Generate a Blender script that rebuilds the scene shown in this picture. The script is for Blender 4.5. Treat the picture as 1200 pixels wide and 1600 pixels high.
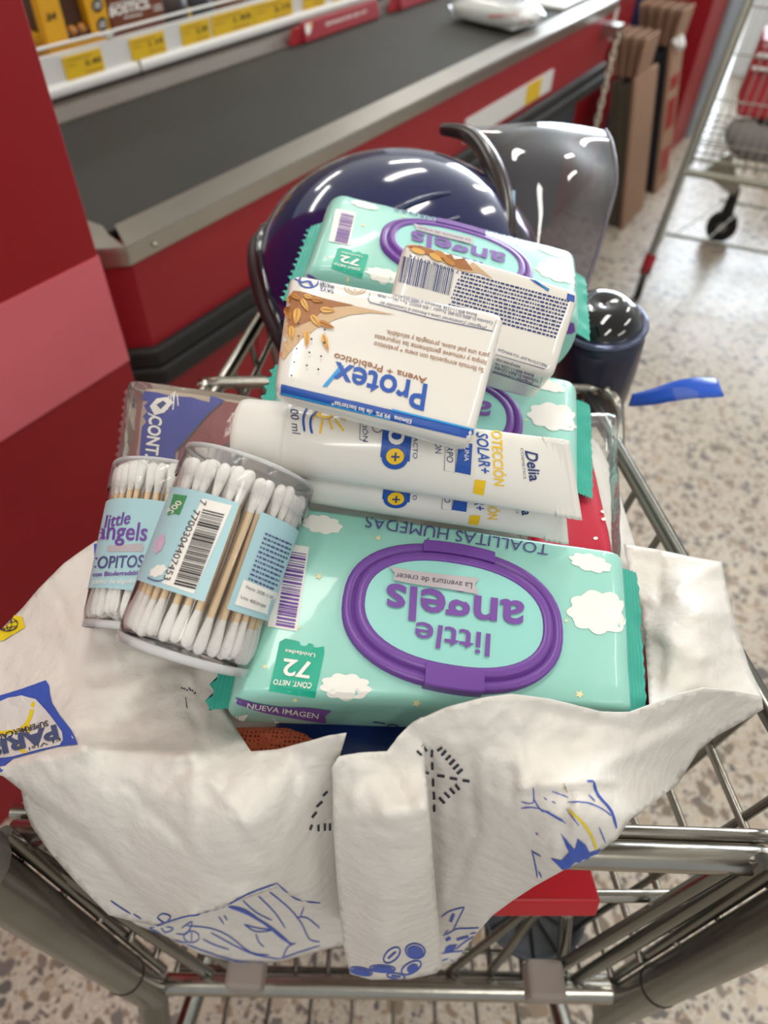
import bpy, bmesh, math, random
from mathutils import Vector, Matrix, noise
from mathutils.bvhtree import BVHTree
from mathutils.geometry import delaunay_2d_cdt

for o in list(bpy.data.objects):
    bpy.data.objects.remove(o, do_unlink=True)
scn = bpy.context.scene
COL = scn.collection
random.seed(7)

# ------------------------------------------------------------------ camera
F = 1065.0                      # focal length in pixels of the 1200x1600 frame
CAM = Vector((0, 0, 1.35))
_up = Vector((40, 976, 1064)).normalized()          # world up seen from the camera
_fw = Vector((0, 0, -1)); _fh = (_fw - _up * _fw.dot(_up)).normalized()
_rt = _fh.cross(_up)
ROT = Matrix((_rt, _fh, _up))                        # camera -> world
cam_data = bpy.data.cameras.new('camera')
cam = bpy.data.objects.new('camera', cam_data); COL.objects.link(cam)
cam.matrix_world = Matrix.Translation(CAM) @ ROT.to_4x4()
cam_data.sensor_fit = 'VERTICAL'; cam_data.sensor_height = 36.0
cam_data.lens = F / 1600 * 36.0
cam_data.clip_start = 0.02; cam_data.clip_end = 60
cam_data.dof.use_dof = True; cam_data.dof.focus_distance = 0.365
cam_data.dof.aperture_fstop = 6.5
scn.camera = cam
# ------------------------------------------------------------------ world and large lights
scn.view_settings.view_transform = 'Standard'; scn.view_settings.look = 'None'
scn.view_settings.gamma = 1.0; scn.view_settings.use_curve_mapping = False
scn.view_settings.exposure = -0.13
wd = bpy.data.worlds.new('store_ambient'); scn.world = wd; wd.use_nodes = True
bg = wd.node_tree.nodes['Background']
bg.inputs[0].default_value = (0.93, 0.96, 1.0, 1); bg.inputs[1].default_value = 0.55


def area(name, loc, size, power, color, target=None, rotz=0.0):
    d = bpy.data.lights.new(name, 'AREA'); d.shape = 'RECTANGLE'
    d.size, d.size_y = size; d.energy = power; d.color = color
    o = bpy.data.objects.new(name, d); COL.objects.link(o); o.location = loc
    if target is not None:
        o.rotation_euler = (Vector(target) - Vector(loc)).to_track_quat('-Z', 'Y').to_euler()
    else:
        o.rotation_euler = (0, 0, rotz)
    return o


# the shop's own fluorescent ceiling tubes (all alike, overhead and outside the frame) and its open front
for ci, ix in enumerate((-2.3, 0.1, 2.5)):
    for ri, iy in enumerate((-1.3, 0.9, 3.1, 5.3)):
        area('ceiling_tube_%s_%s_offscreen' % ('abc'[ci], 'abcd'[ri]), (ix, iy, 3.1), (0.16, 1.5), 21, (1.0, 0.965, 0.90), rotz=math.radians(-31))
area('shopfront_daylight_offscreen', (3.6, 8.0, 1.9), (4.0, 2.6), 470, (0.80, 0.90, 1.0), target=(0.6, 1.5, 0.5))

# ------------------------------------------------------------------ pixel helpers


def ray(px, py):
    return ROT @ Vector(((px - 600) / F, -(py - 800) / F, -1.0))


def Pz(px, py, z): r = ray(px, py); return CAM + r * ((z - CAM.z) / r.z)
def Py(px, py, y): r = ray(px, py); return CAM + r * (y / r.y)
def Px(px, py, x): r = ray(px, py); return CAM + r * (x / r.x)
def Pd(px, py, d): return CAM + ray(px, py) * d


def proj(p):
    c = ROT.transposed() @ (Vector(p) - CAM)
    return (600 + F * c.x / -c.z, 800 - F * c.y / -c.z, -c.z)


AZ = math.radians(31.19)
CU = Vector((math.sin(AZ), math.cos(AZ), 0)); CN = Vector((-math.cos(AZ), math.sin(AZ), 0))


def W(u, n, z): return CU * u + CN * n + Vector((0, 0, z))   # counter coordinates -> world
def Pn(px, py, d): r = ray(px, py); return CAM + r * (d / r.dot(CN))
def uvz(p): return (p.dot(CU), p.dot(CN), p.z)


# ------------------------------------------------------------------ materials
def lin(h):
    if isinstance(h, str):
        h = h.lstrip('#'); c = [int(h[i:i + 2], 16) / 255 for i in (0, 2, 4)]
    else:
        c = [v / 255 for v in h]
    return tuple((v / 12.92 if v <= .04045 else ((v + .055) / 1.055) ** 2.4) for v in c)


MATS = {}


def mat(name, col, rough=.5, metal=0.0, spec=.5, var=.06, scale=40.0, bump=0.0, bscale=200.0,
        coat=0.0, trans=0.0, alpha=1.0, ior=1.45, sss=0.0, aniso=None):
    if name in MATS: return MATS[name]
    m = bpy.data.materials.new(name); m.use_nodes = True
    nt = m.node_tree; b = nt.nodes['Principled BSDF']
    c = lin(col)
    tc = nt.nodes.new('ShaderNodeTexCoord')
    mp = nt.nodes.new('ShaderNodeMapping'); nt.links.new(tc.outputs['Object'], mp.inputs[0])
    if aniso: mp.inputs['Scale'].default_value = aniso
    nz = nt.nodes.new('ShaderNodeTexNoise'); nz.inputs['Scale'].default_value = scale; nz.inputs['Detail'].default_value = 4
    nt.links.new(mp.outputs[0], nz.inputs['Vector'])
    cr = nt.nodes.new('ShaderNodeMix'); cr.data_type = 'RGBA'
    cr.inputs['A'].default_value = tuple(max(0, v * (1 - var)) for v in c) + (1,)
    cr.inputs['B'].default_value = tuple(min(1, v * (1 + var)) for v in c) + (1,)
    nt.links.new(nz.outputs['Fac'], cr.inputs['Factor'])
    nt.links.new(cr.outputs['Result'], b.inputs['Base Color'])
    b.inputs['Roughness'].default_value = rough; b.inputs['Metallic'].default_value = metal
    b.inputs['Specular IOR Level'].default_value = spec; b.inputs['IOR'].default_value = ior
    b.inputs['Coat Weight'].default_value = coat; b.inputs['Coat Roughness'].default_value = .06
    b.inputs['Transmission Weight'].default_value = trans; b.inputs['Alpha'].default_value = alpha
    if sss: b.inputs['Subsurface Weight'].default_value = sss; b.inputs['Subsurface Radius'].default_value = (.01, .008, .006)
    if bump:
        n2 = nt.nodes.new('ShaderNodeTexNoise'); n2.inputs['Scale'].default_value = bscale; n2.inputs['Detail'].default_value = 5
        nt.links.new(mp.outputs[0], n2.inputs['Vector'])
        bp = nt.nodes.new('ShaderNodeBump'); bp.inputs['Strength'].default_value = bump; bp.inputs['Distance'].default_value = .002
        nt.links.new(n2.outputs['Fac'], bp.inputs['Height']); nt.links.new(bp.outputs[0], b.inputs['Normal'])
    MATS[name] = m
    return m


def film(name, col=(235, 235, 235), amount=.12, rough=.06, bump=.25, bscale=60, ior=1.45):
    """thin clear plastic film: mostly see-through with a glossy sheen"""
    if name in MATS: return MATS[name]
    m = bpy.data.materials.new(name); m.use_nodes = True; nt = m.node_tree
    out = nt.nodes['Material Output']; nt.nodes.remove(nt.nodes['Principled BSDF'])
    tr = nt.nodes.new('ShaderNodeBsdfTransparent'); tr.inputs[0].default_value = tuple(min(1, v * 1.02) for v in lin(col)) + (1,)
    gl = nt.nodes.new('ShaderNodeBsdfGlossy'); gl.inputs['Roughness'].default_value = rough; gl.inputs[0].default_value = (1, 1, 1, 1)
    df = nt.nodes.new('ShaderNodeBsdfDiffuse'); df.inputs[0].default_value = (.85, .85, .85, 1)
    fr = nt.nodes.new('ShaderNodeFresnel'); fr.inputs[0].default_value = ior
    tc = nt.nodes.new('ShaderNodeTexCoord'); nz = nt.nodes.new('ShaderNodeTexNoise'); nz.inputs['Scale'].default_value = bscale
    nz.inputs['Detail'].default_value = 3
    bp = nt.nodes.new('ShaderNodeBump'); bp.inputs['Strength'].default_value = bump; bp.inputs['Distance'].default_value = .004
    nt.links.new(tc.outputs['Object'], nz.inputs['Vector']); nt.links.new(nz.outputs['Fac'], bp.inputs['Height'])
    for s in (gl, fr): nt.links.new(bp.outputs[0], s.inputs['Normal'])
    m1 = nt.nodes.new('ShaderNodeMixShader'); m1.inputs[0].default_value = amount
    nt.links.new(tr.outputs[0], m1.inputs[1]); nt.links.new(df.outputs[0], m1.inputs[2])
    m2 = nt.nodes.new('ShaderNodeMixShader'); nt.links.new(fr.outputs[0], m2.inputs[0])
    nt.links.new(m1.outputs[0], m2.inputs[1]); nt.links.new(gl.outputs[0], m2.inputs[2])
    nt.links.new(m2.outputs[0], out.inputs[0])
    MATS[name] = m
    return m


def terrazzo():
    m = bpy.data.materials.new('terrazzo'); m.use_nodes = True; nt = m.node_tree; b = nt.nodes['Principled BSDF']
    tc = nt.nodes.new('ShaderNodeTexCoord')
    wn = nt.nodes.new('ShaderNodeTexNoise'); wn.inputs['Scale'].default_value = 30
    nt.links.new(tc.outputs['Object'], wn.inputs['Vector'])
    ad = nt.nodes.new('ShaderNodeMix'); ad.data_type = 'VECTOR'; ad.inputs['Factor'].default_value = .03
    nt.links.new(tc.outputs['Object'], ad.inputs['A']); nt.links.new(wn.outputs['Color'], ad.inputs['B'])
    base = nt.nodes.new('ShaderNodeTexNoise'); base.inputs['Scale'].default_value = 160; base.inputs['Detail'].default_value = 5
    nt.links.new(tc.outputs['Object'], base.inputs['Vector'])
    cb = nt.nodes.new('ShaderNodeValToRGB')
    cb.color_ramp.elements[0].position = .3; cb.color_ramp.elements[0].color = lin((158, 146, 130)) + (1,)
    cb.color_ramp.elements[1].position = .7; cb.color_ramp.elements[1].color = lin((200, 191, 177)) + (1,)
    nt.links.new(base.outputs['Fac'], cb.inputs[0]); cur = cb.outputs[0]
    for sc, lo, hi in ((95, .30, .62), (44, .28, .56), (25, .16, .46)):
        v = nt.nodes.new('ShaderNodeTexVoronoi'); v.inputs['Scale'].default_value = sc; v.feature = 'F1'
        nt.links.new(ad.outputs['Result'], v.inputs['Vector'])
        sp = nt.nodes.new('ShaderNodeSeparateColor'); nt.links.new(v.outputs['Color'], sp.inputs[0])
        mr = nt.nodes.new('ShaderNodeMapRange'); mr.inputs['To Min'].default_value = lo - .25; mr.inputs['To Max'].default_value = hi
        nt.links.new(sp.outputs[0], mr.inputs[0])
        lt = nt.nodes.new('ShaderNodeMath'); lt.operation = 'LESS_THAN'
        nt.links.new(v.outputs['Distance'], lt.inputs[0]); nt.links.new(mr.outputs[0], lt.inputs[1])
        cc = nt.nodes.new('ShaderNodeValToRGB'); cc.color_ramp.interpolation = 'CONSTANT'
        els = cc.color_ramp.elements
        cols = [(120, 108, 95), (140, 122, 104), (168, 152, 133), (98, 94, 90), (150, 128, 106), (185, 172, 152), (112, 104, 100)]
        els[0].position = 0; els[0].color = lin(cols[0]) + (1,); els[1].position = 1 / 7; els[1].color = lin(cols[1]) + (1,)
        for k in range(2, 7): e = els.new(k / 7); e.color = lin(cols[k]) + (1,)
        nt.links.new(sp.outputs[1], cc.inputs[0])
        mx = nt.nodes.new('ShaderNodeMix'); mx.data_type = 'RGBA'
        nt.links.new(lt.outputs[0], mx.inputs['Factor']); nt.links.new(cur, mx.inputs['A']); nt.links.new(cc.outputs[0], mx.inputs['B'])
        cur = mx.outputs['Result']
    nt.links.new(cur, b.inputs['Base Color']); b.inputs['Roughness'].default_value = .28
    b.inputs['Specular IOR Level'].default_value = .45
    return m


M_STEEL = mat('brushed_steel', (178, 174, 166), .33, 1.0, var=.12, scale=12, bump=.05, bscale=300)
M_CHROME = mat('worn_chrome', (172, 168, 158), .24, 1.0, var=.16, scale=55, bump=.04, bscale=150)
M_CHROMED = mat('dull_tube', (128, 128, 121), .26, .97, var=.2, scale=30, bump=.06, bscale=120)
M_STEELD = mat('shaded_steel', (128, 120, 113), .45, .85, var=.12, scale=10)  # darker steel copy: shade on the back ledge and rail painted into the colour
M_SEAM = mat('dark_seam', (40, 40, 38), .6, .2)
M_RED = mat('red_laminate', (152, 24, 34), .42, var=.05, scale=6)
M_REDP = mat('red_panel_paint', (150, 18, 28), .45, var=.05, scale=5)
M_PINK = mat('pink_band', (222, 108, 118), .45, var=.04)
M_BLACKR = mat('black_rubber', (28, 28, 28), .55)
M_BELT = mat('belt_rubber', (46, 45, 41), .6, spec=.3, var=.14, scale=5, bump=.05, bscale=500)
M_TEAL = mat('teal_plastic', (152, 210, 196), .30, var=.03, coat=.25, bump=.10, bscale=45)
M_TEALD = mat('teal_seal', (62, 172, 154), .34, var=.06)
M_PURPLE = mat('purple_plastic', (112, 68, 152), .34, var=.03)
M_TEALP = mat('teal_lid_panel', (150, 212, 202), .35, var=.02)
I_PURPLE = mat('purple_ink', (116, 72, 156), .5, var=.03)
I_VIOLET = mat('violet_blue_ink', (82, 78, 132), .5, var=.03)
I_WHITE = mat('white_ink', (240, 236, 228), .5, var=.02)
I_CREAM = mat('cream_ink', (238, 228, 176), .5, var=.03)
I_GREEN = mat('green_ink', (28, 168, 138), .45, var=.03)
I_GREY = mat('silver_ink', (186, 176, 180), .45, var=.04)
I_DGREY = mat('dark_grey_ink', (88, 82, 96), .5)
I_BLUE = mat('blue_ink', (32, 82, 168), .4, var=.04)
I_NAVY = mat('navy_ink', (40, 56, 112), .45, var=.04)
I_CYAN = mat('cyan_ink', (40, 150, 214), .4)
I_BROWN = mat('brown_ink', (150, 98, 58), .5)
I_TAN = mat('tan_ink', (204, 170, 130), .5, var=.08)
I_DTAN = mat('oat_brown_ink', (160, 104, 58), .5, var=.15, scale=300)
I_GOLD = mat('oat_gold_ink', (222, 170, 86), .5, var=.15, scale=300)
I_GOLDD = mat('oat_amber_ink', (190, 128, 56), .5, var=.15, scale=300)
I_YEL = mat('yellow_ink', (238, 194, 26), .45, var=.04)
I_BLACK = mat('black_ink', (34, 32, 34), .5)
M_TAG = mat('yellow_price_card', (226, 186, 30), .5, var=.05)
M_SOAP = mat('white_soap_wrap', (228, 223, 214), .25, var=.02, coat=.6, bump=.10, bscale=60)
M_TUBE = mat('white_tube_plastic', (232, 229, 220), .26, var=.015, coat=.3)
M_CAP = mat('white_cap_plastic', (228, 225, 218), .32, var=.015)
M_WHITE = mat('white_enamel', (222, 222, 218), .4, var=.03)
M_WOOD = mat('swab_stick_wood', (236, 208, 168), .6, var=.1, scale=200)
M_COTTON = mat('cotton', (244, 241, 236), .9, var=.02, bump=.4, bscale=900)
M_LABEL = mat('pale_blue_label', (172, 208, 214), .4, var=.02)
M_KRAFT = mat('kraft_paper', (158, 124, 98), .8, var=.08)
M_NAVY = mat('navy_gloss_paint', (14, 24, 76), .12, var=.05, coat=1.0)
M_NAVYD = mat('dark_navy_plastic', (30, 34, 56), .3, var=.05, coat=.3)
M_GLOSSB = mat('gloss_black_plastic', (14, 15, 18), .1, coat=.8)
F_CLEAR = film('clear_film', (248, 248, 246), .08, .10, .30, 55, 1.28)
F_TUB = film('clear_tub_plastic', (254, 254, 253), .03, .05, .03, 30, 1.22)
F_LID = film('clear_lid_plastic', (253, 253, 252), .14, .08, .05, 30, 1.25)
F_RIM = film('clear_rim_plastic', (253, 253, 252), .5, .08, .05, 30, 1.25)


# ------------------------------------------------------------------ object helpers
FRAME = {}


def props(o, label=None, cat=None, group=None, kind=None):
    if label: o['label'] = label
    if cat: o['category'] = cat
    if group: o['group'] = group
    if kind: o['kind'] = kind
    return o


def thing(name, label, cat, mw=None, group=None, kind=None):
    o = bpy.data.objects.new(name, None); COL.objects.link(o); o.empty_display_size = .03
    if mw is None: mw = Matrix.Identity(4)
    if isinstance(mw, (tuple, Vector)): mw = Matrix.Translation(Vector(mw))
    o.matrix_world = mw; FRAME[o.name] = mw.copy()
    return props(o, label, cat, group, kind)


class MB:
    def __init__(s): s.v = []; s.f = []; s.sm = []

    def add(s, vs, fs, smooth=False):
        k = len(s.v); s.v += [Vector(p) for p in vs]; s.f += [tuple(i + k for i in f) for f in fs]; s.sm += [smooth] * len(fs); return s

    def box(s, o, ax, ay, az):
        """box from a corner and three edge vectors"""
        o, ax, ay, az = map(Vector, (o, ax, ay, az))
        P = [o, o + ax, o + ax + ay, o + ay]; P += [p + az for p in P]
        fs = [(3, 2, 1, 0), (4, 5, 6, 7), (0, 1, 5, 4), (1, 2, 6, 5), (2, 3, 7, 6), (3, 0, 4, 7)]
        if ax.cross(ay).dot(az) < 0: fs = [f[::-1] for f in fs]
        return s.add(P, fs)

    def ubox(s, u0, u1, n0, n1, z0, z1):
        return s.box(W(u0, n0, z0), CU * (u1 - u0), CN * (n1 - n0), (0, 0, z1 - z0))

    def tube(s, pts, r, seg=10, caps=True, closed=False):
        pts = [Vector(p) for p in pts]; n = len(pts); rs = r if isinstance(r, (list, tuple)) else [r] * n
        ref = None; rings = []
        for i, p in enumerate(pts):
            if closed: t = pts[(i + 1) % n] - pts[i - 1]
            else: t = pts[min(i + 1, n - 1)] - pts[max(i - 1, 0)]
            t.normalize()
            if ref is None:
                ref = Vector((0, 0, 1)) if abs(t.z) < .9 else Vector((1, 0, 0))
            a = (ref - t * ref.dot(t)).normalized(); b = t.cross(a); ref = a
            rings.append([p + (a * math.cos(6.28319 * k / seg) + b * math.sin(6.28319 * k / seg)) * rs[i] for k in range(seg)])
        vs = [q for R in rings for q in R]; fs = []
        m = n if closed else n - 1
        for i in range(m):
            for k in range(seg):
                j = (i + 1) % n
                fs.append((i * seg + k, i * seg + (k + 1) % seg, j * seg + (k + 1) % seg, j * seg + k))
        s.add(vs, fs, True)
        if caps and not closed:
            s.add(rings[0], [tuple(range(seg))[::-1]]); s.add(rings[-1], [tuple(range(seg))])
        return s

    def lathe(s, prof, mw, seg=32, smooth=True):
        """prof: list of (r, z) in the local frame mw"""
        vs = []; fs = []
        for r, z in prof:
            for k in range(seg):
                a = 6.28319 * k / seg; vs.append(mw @ Vector((r * math.cos(a), r * math.sin(a), z)))
        for i in range(len(prof) - 1):
            for k in range(seg):
                fs.append((i * seg + k, i * seg + (k + 1) % seg, (i + 1) * seg + (k + 1) % seg, (i + 1) * seg + k))
        return s.add(vs, fs, smooth)

    def prism(s, poly, ext):
        """polygon (3-D points) extruded by a vector"""
        ext = Vector(ext); n = len(poly); P = [Vector(p) for p in poly]
        vs = P + [p + ext for p in P]
        fs = [tuple(range(n))[::-1], tuple(range(n, 2 * n))] + [(i, (i + 1) % n, n + (i + 1) % n, n + i) for i in range(n)]
        return s.add(vs, fs)

    def grid(s, rows, smooth=True, wrap=False):
        n = len(rows); m = len(rows[0]); vs = [p for r in rows for p in r]; fs = []
        for i in range(n - 1):
            for j in range(m if wrap else m - 1):
                k = (j + 1) % m
                fs.append((i * m + j, i * m + k, (i + 1) * m + k, (i + 1) * m + j))
        return s.add(vs, fs, smooth)

    def bvh(s): return BVHTree.FromPolygons([tuple(v) for v in s.v], s.f)

    def build(s, name, m, parent=None, bevel=0, solid=0, weld=False, label=None, kind=None, smooth_all=None, recalc=True):
        me = bpy.data.meshes.new(name)
        fr = FRAME.get(parent.name) if parent else None
        if fr is None and parent is None:
            c = sum(s.v, Vector()) / max(1, len(s.v)); zz = min(p.z for p in s.v)
            fr = Matrix.Translation((c.x, c.y, zz)); top = True
        else: top = False
        inv = fr.inverted()
        me.from_pydata([inv @ p for p in s.v], [], s.f)
        me.polygons.foreach_set('use_smooth', [bool(x) if smooth_all is None else smooth_all for x in s.sm])
        me.update()
        bm = bmesh.new(); bm.from_mesh(me)
        if weld: bmesh.ops.remove_doubles(bm, verts=bm.verts, dist=1e-5)
        if recalc: bmesh.ops.recalc_face_normals(bm, faces=bm.faces)
        bm.to_mesh(me); bm.free()
        ms = m if isinstance(m, (list, tuple)) else [m]
        for x in ms: me.materials.append(x)
        o = bpy.data.objects.new(name, me); COL.objects.link(o)
        if top: o.matrix_world = fr
        else: o.parent = parent
        FRAME[o.name] = fr
        if bevel:
            b = o.modifiers.new('bevel', 'BEVEL'); b.width = bevel; b.segments = 2; b.limit_method = 'ANGLE'
        if solid:
            b = o.modifiers.new('thickness', 'SOLIDIFY'); b.thickness = solid; b.offset = -1
        if label: o['label'] = label
        if kind: o['kind'] = kind
        return o


def copy_tree(o, parent=None):
    c = o.copy(); COL.objects.link(c)
    if parent is not None: c.parent = parent
    for ch in list(o.children): copy_tree(ch, c)
    return c


# ------------------------------------------------------------------ flat print
class Surf:
    """surface a print lies on"""
    def __init__(s, mb, root): s.b = mb.bvh(); s.root = root

    def cast(s, px, py):
        d = ray(px, py).normalized(); loc, n, i, t = s.b.ray_cast(CAM, d)
        if loc is None: return None
        if n.dot(d) > 0: n = -n
        return loc, n


class Plane:
    def __init__(s, p, n, root): s.p = Vector(p); s.n = Vector(n).normalized(); s.root = root

    def cast(s, px, py):
        r = ray(px, py); t = (s.p - CAM).dot(s.n) / r.dot(s.n)
        n = s.n if s.n.dot(r) < 0 else -s.n
        return CAM + r * t, n


def decal(surf, name, v2, f2, m, parent=None, eps=.0004, maxlen=16, label=None):
    bm = bmesh.new(); vs = [bm.verts.new((x, y, 0)) for x, y in v2]
    for f in f2:
        try: bm.faces.new([vs[i] for i in f])
        except ValueError: pass
    bmesh.ops.triangulate(bm, faces=bm.faces)
    for _ in range(5):
        long = [e for e in bm.edges if e.calc_length() > maxlen]
        if not long: break
        bmesh.ops.subdivide_edges(bm, edges=long, cuts=1)
        bmesh.ops.triangulate(bm, faces=bm.faces)
    mb = MB(); idx = {}; pts = []
    bm.verts.index_update()
    for v in bm.verts:
        h = surf.cast(v.co.x, v.co.y)
        if h: idx[v.index] = len(pts); pts.append(h[0] + h[1] * eps)
    fs = [tuple(idx[v.index] for v in f.verts) for f in bm.faces if all(v.index in idx for v in f.verts)]
    # drop faces that span two separated layers
    ok = []
    for f in fs:
        if max((pts[f[i]] - pts[f[i - 1]]).length for i in range(3)) < .05 * (maxlen / 16 + 1): ok.append(f)
    bm.free()
    if not ok: return None
    for i, f in enumerate(ok):                       # every print faces outwards
        n_ = (pts[f[1]] - pts[f[0]]).cross(pts[f[2]] - pts[f[0]])
        if n_.dot(CAM - pts[f[0]]) < 0: ok[i] = f[::-1]
    mb.add(pts, ok, False)
    o = mb.build(name, m, parent or surf.root, label=label, recalc=False)
    return o


def poly(surf, name, pts, m, **k): return decal(surf, name, pts, [tuple(range(len(pts)))], m, **k)


def strokes2d(lines):
    V = []; Fc = []
    for pts, w in lines:
        n = len(pts); b = len(V)
        for i, (x, y) in enumerate(pts):
            a = pts[max(0, i - 1)]; c = pts[min(n - 1, i + 1)]
            dx, dy = c[0] - a[0], c[1] - a[1]; L = math.hypot(dx, dy) or 1
            ww = w * (1 if n < 4 or 0 < i < n - 1 else .5)
            V += [(x - dy / L * ww / 2, y + dx / L * ww / 2), (x + dy / L * ww / 2, y - dx / L * ww / 2)]
        for i in range(n - 1): Fc.append((b + 2 * i, b + 2 * i + 1, b + 2 * i + 3, b + 2 * i + 2))
    return V, Fc


def strokes(surf, name, lines, m, **k): return decal(surf, name, *strokes2d(lines), m, **k)


def smooth_pts(pts, n=4):
    out = []
    for i in range(len(pts) - 1):
        p0 = pts[max(0, i - 1)]; p1 = pts[i]; p2 = pts[i + 1]; p3 = pts[min(len(pts) - 1, i + 2)]
        for k in range(n):
            t = k / n
            out.append(tuple(.5 * (2 * p1[j] + (p2[j] - p0[j]) * t + (2 * p0[j] - 5 * p1[j] + 4 * p2[j] - p3[j]) * t * t
                                   + (3 * p1[j] - p0[j] - 3 * p2[j] + p3[j]) * t ** 3) for j in range(len(p1))))
    out.append(tuple(pts[-1])); return out


TXT = {}


def text2d(s, bold=0.0):
    key = (s, bold)
    if key in TXT: return TXT[key]
    c = bpy.data.curves.new('t', 'FONT'); c.body = s; c.resolution_u = 3; c.offset = bold; c.fill_mode = 'FRONT'
    o = bpy.data.objects.new('t', c); COL.objects.link(o)
    dg = bpy.context.evaluated_depsgraph_get(); ev = o.evaluated_get(dg); me = ev.to_mesh()
    V = [(v.co.x, v.co.y) for v in me.vertices]; Fc = [tuple(p.vertices) for p in me.polygons]
    ev.to_mesh_clear(); bpy.data.objects.remove(o); bpy.data.curves.remove(c)
    x0 = min(v[0] for v in V); x1 = max(v[0] for v in V)
    TXT[key] = ([((x - x0) / (x1 - x0), y / .7) for x, y in V], Fc); return TXT[key]


def text(surf, name, s, p0, p1, h, m, bold=0.012, h1=None, bend=0.0, **k):
    """string with its baseline from pixel p0 to p1 and the cap height vector h (pixels)"""
    V, Fc = text2d(s, bold); h1 = h1 or h
    out = []
    for x, y in V:
        hx = h[0] + (h1[0] - h[0]) * x; hy = h[1] + (h1[1] - h[1]) * x
        bb = bend * (1 - (2 * x - 1) ** 2)
        out.append((p0[0] + (p1[0] - p0[0]) * x + hx * (y + bb), p0[1] + (p1[1] - p0[1]) * x + hy * (y + bb)))
    return decal(surf, name, out, Fc, m, **k)


def dash_lines(surf, name, p0, p1, h, m, rng, words=(2, 7), **k):
    """one line of print too small to read: short dashes"""
    L = math.hypot(p1[0] - p0[0], p1[1] - p0[1]); x = 0; V = []; Fc = []
    while x < L - 2:
        w = rng.uniform(*words)
        a = x / L; b = min(1, (x + w) / L); q = len(V)
        for t, s_ in ((a, 0), (b, 0), (b, 1), (a, 1)):
            V.append((p0[0] + (p1[0] - p0[0]) * t + h[0] * s_, p0[1] + (p1[1] - p0[1]) * t + h[1] * s_))
        Fc.append((q, q + 1, q + 2, q + 3)); x += w + 1.6
    return V, Fc


def dash_block(surf, name, p0, p1, step, nlines, h, m, seed=1, **k):
    rng = random.Random(seed); V = []; Fc = []
    for i in range(nlines):
        o = (step[0] * i, step[1] * i)
        v, f = dash_lines(surf, name, (p0[0] + o[0], p0[1] + o[1]), (p1[0] + o[0], p1[1] + o[1]), h, m, rng)
        Fc += [tuple(j + len(V) for j in q) for q in f]; V += v
    return decal(surf, name, V, Fc, m, **k)


def bars(surf, name, a, b, cvec, m, n=30, seed=3, **k):
    """barcode: bars spread from pixel a to b, each reaching along cvec"""
    rng = random.Random(seed); V = []; Fc = []; t = 0
    while t < 1:
        w = rng.choice((.012, .012, .022, .034)) * 30 / n; g = rng.choice((.012, .018, .026)) * 30 / n
        q = len(V); t2 = min(1, t + w)
        for s_, c in ((t, 0), (t2, 0), (t2, 1), (t, 1)):
            V.append((a[0] + (b[0] - a[0]) * s_ + cvec[0] * c, a[1] + (b[1] - a[1]) * s_ + cvec[1] * c))
        Fc.append((q, q + 1, q + 2, q + 3)); t = t2 + g
    return decal(surf, name, V, Fc, m, **k)


def disc2d(c, rx, ry, n=24, rot=0.0):
    cs, sn = math.cos(rot), math.sin(rot)
    return [(c[0] + rx * math.cos(6.2832 * i / n) * cs - ry * math.sin(6.2832 * i / n) * sn,
             c[1] + rx * math.cos(6.2832 * i / n) * sn + ry * math.sin(6.2832 * i / n) * cs) for i in range(n)]


def cloud2d(c, rx, ry, rot=0.0, lobes=7, n=56, seed=0):
    out = []; cs, sn = math.cos(rot), math.sin(rot)
    for i in range(n):
        a = 6.2832 * i / n; k = .86 + .2 * abs(math.sin(a * lobes / 2 + seed))
        x, y = rx * math.cos(a) * k, ry * math.sin(a) * k; out.append((c[0] + x * cs - y * sn, c[1] + x * sn + y * cs))
    return out


def star2d(c, r):
    return [(c[0] + (r if i % 2 == 0 else r * .45) * math.sin(6.2832 * i / 10 + .2), c[1] + (r if i % 2 == 0 else r * .45) * .85 * math.cos(6.2832 * i / 10 + .2)) for i in range(10)]


def ring_lines(c, r, w, ry=None, n=20): 
    ry = ry or r
    return [([(c[0] + r * math.cos(6.2832 * i / n), c[1] + ry * math.sin(6.2832 * i / n)) for i in range(n + 1)] , w)]

# ================================================================== THE SETTING
mb = MB(); mb.box((-4, -2.5, -.05), (11, 0, 0), (0, 14, 0), (0, 0, .05))
props(mb.build('floor', terrazzo()), 'speckled beige terrazzo floor with brown and grey stone chips', None, None, 'structure')

mb = MB(); mb.box((-4, -2.5, 3.2), (11, 0, 0), (0, 14, 0), (0, 0, .05))
props(mb.build('ceiling', mat('ceiling_tile', (236, 236, 232), .9)), 'plain white store ceiling above the light tubes', None, None, 'structure')
# tall red end panel beside the belt
rp = thing('end_panel', 'tall red end panel with a pink band beside the start of the conveyor belt', 'panel', W(.2, .82, 0))
MB().ubox(-.75, .54, .80, .835, 0, 1.75).build('panel_board', M_REDP, rp, bevel=.002)
MB().ubox(-.75, .5402, .7985, .801, .72, .89).build('pink_band', M_PINK, rp)

# checkout counter
ct = thing('checkout_counter', 'red checkout counter with black conveyor belt and steel edging', 'counter', W(1.7, 1.1, 0))


def plan(pts, z0, z1): return [W(u, n, z0) for u, n in pts], (0, 0, z1 - z0)


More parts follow.
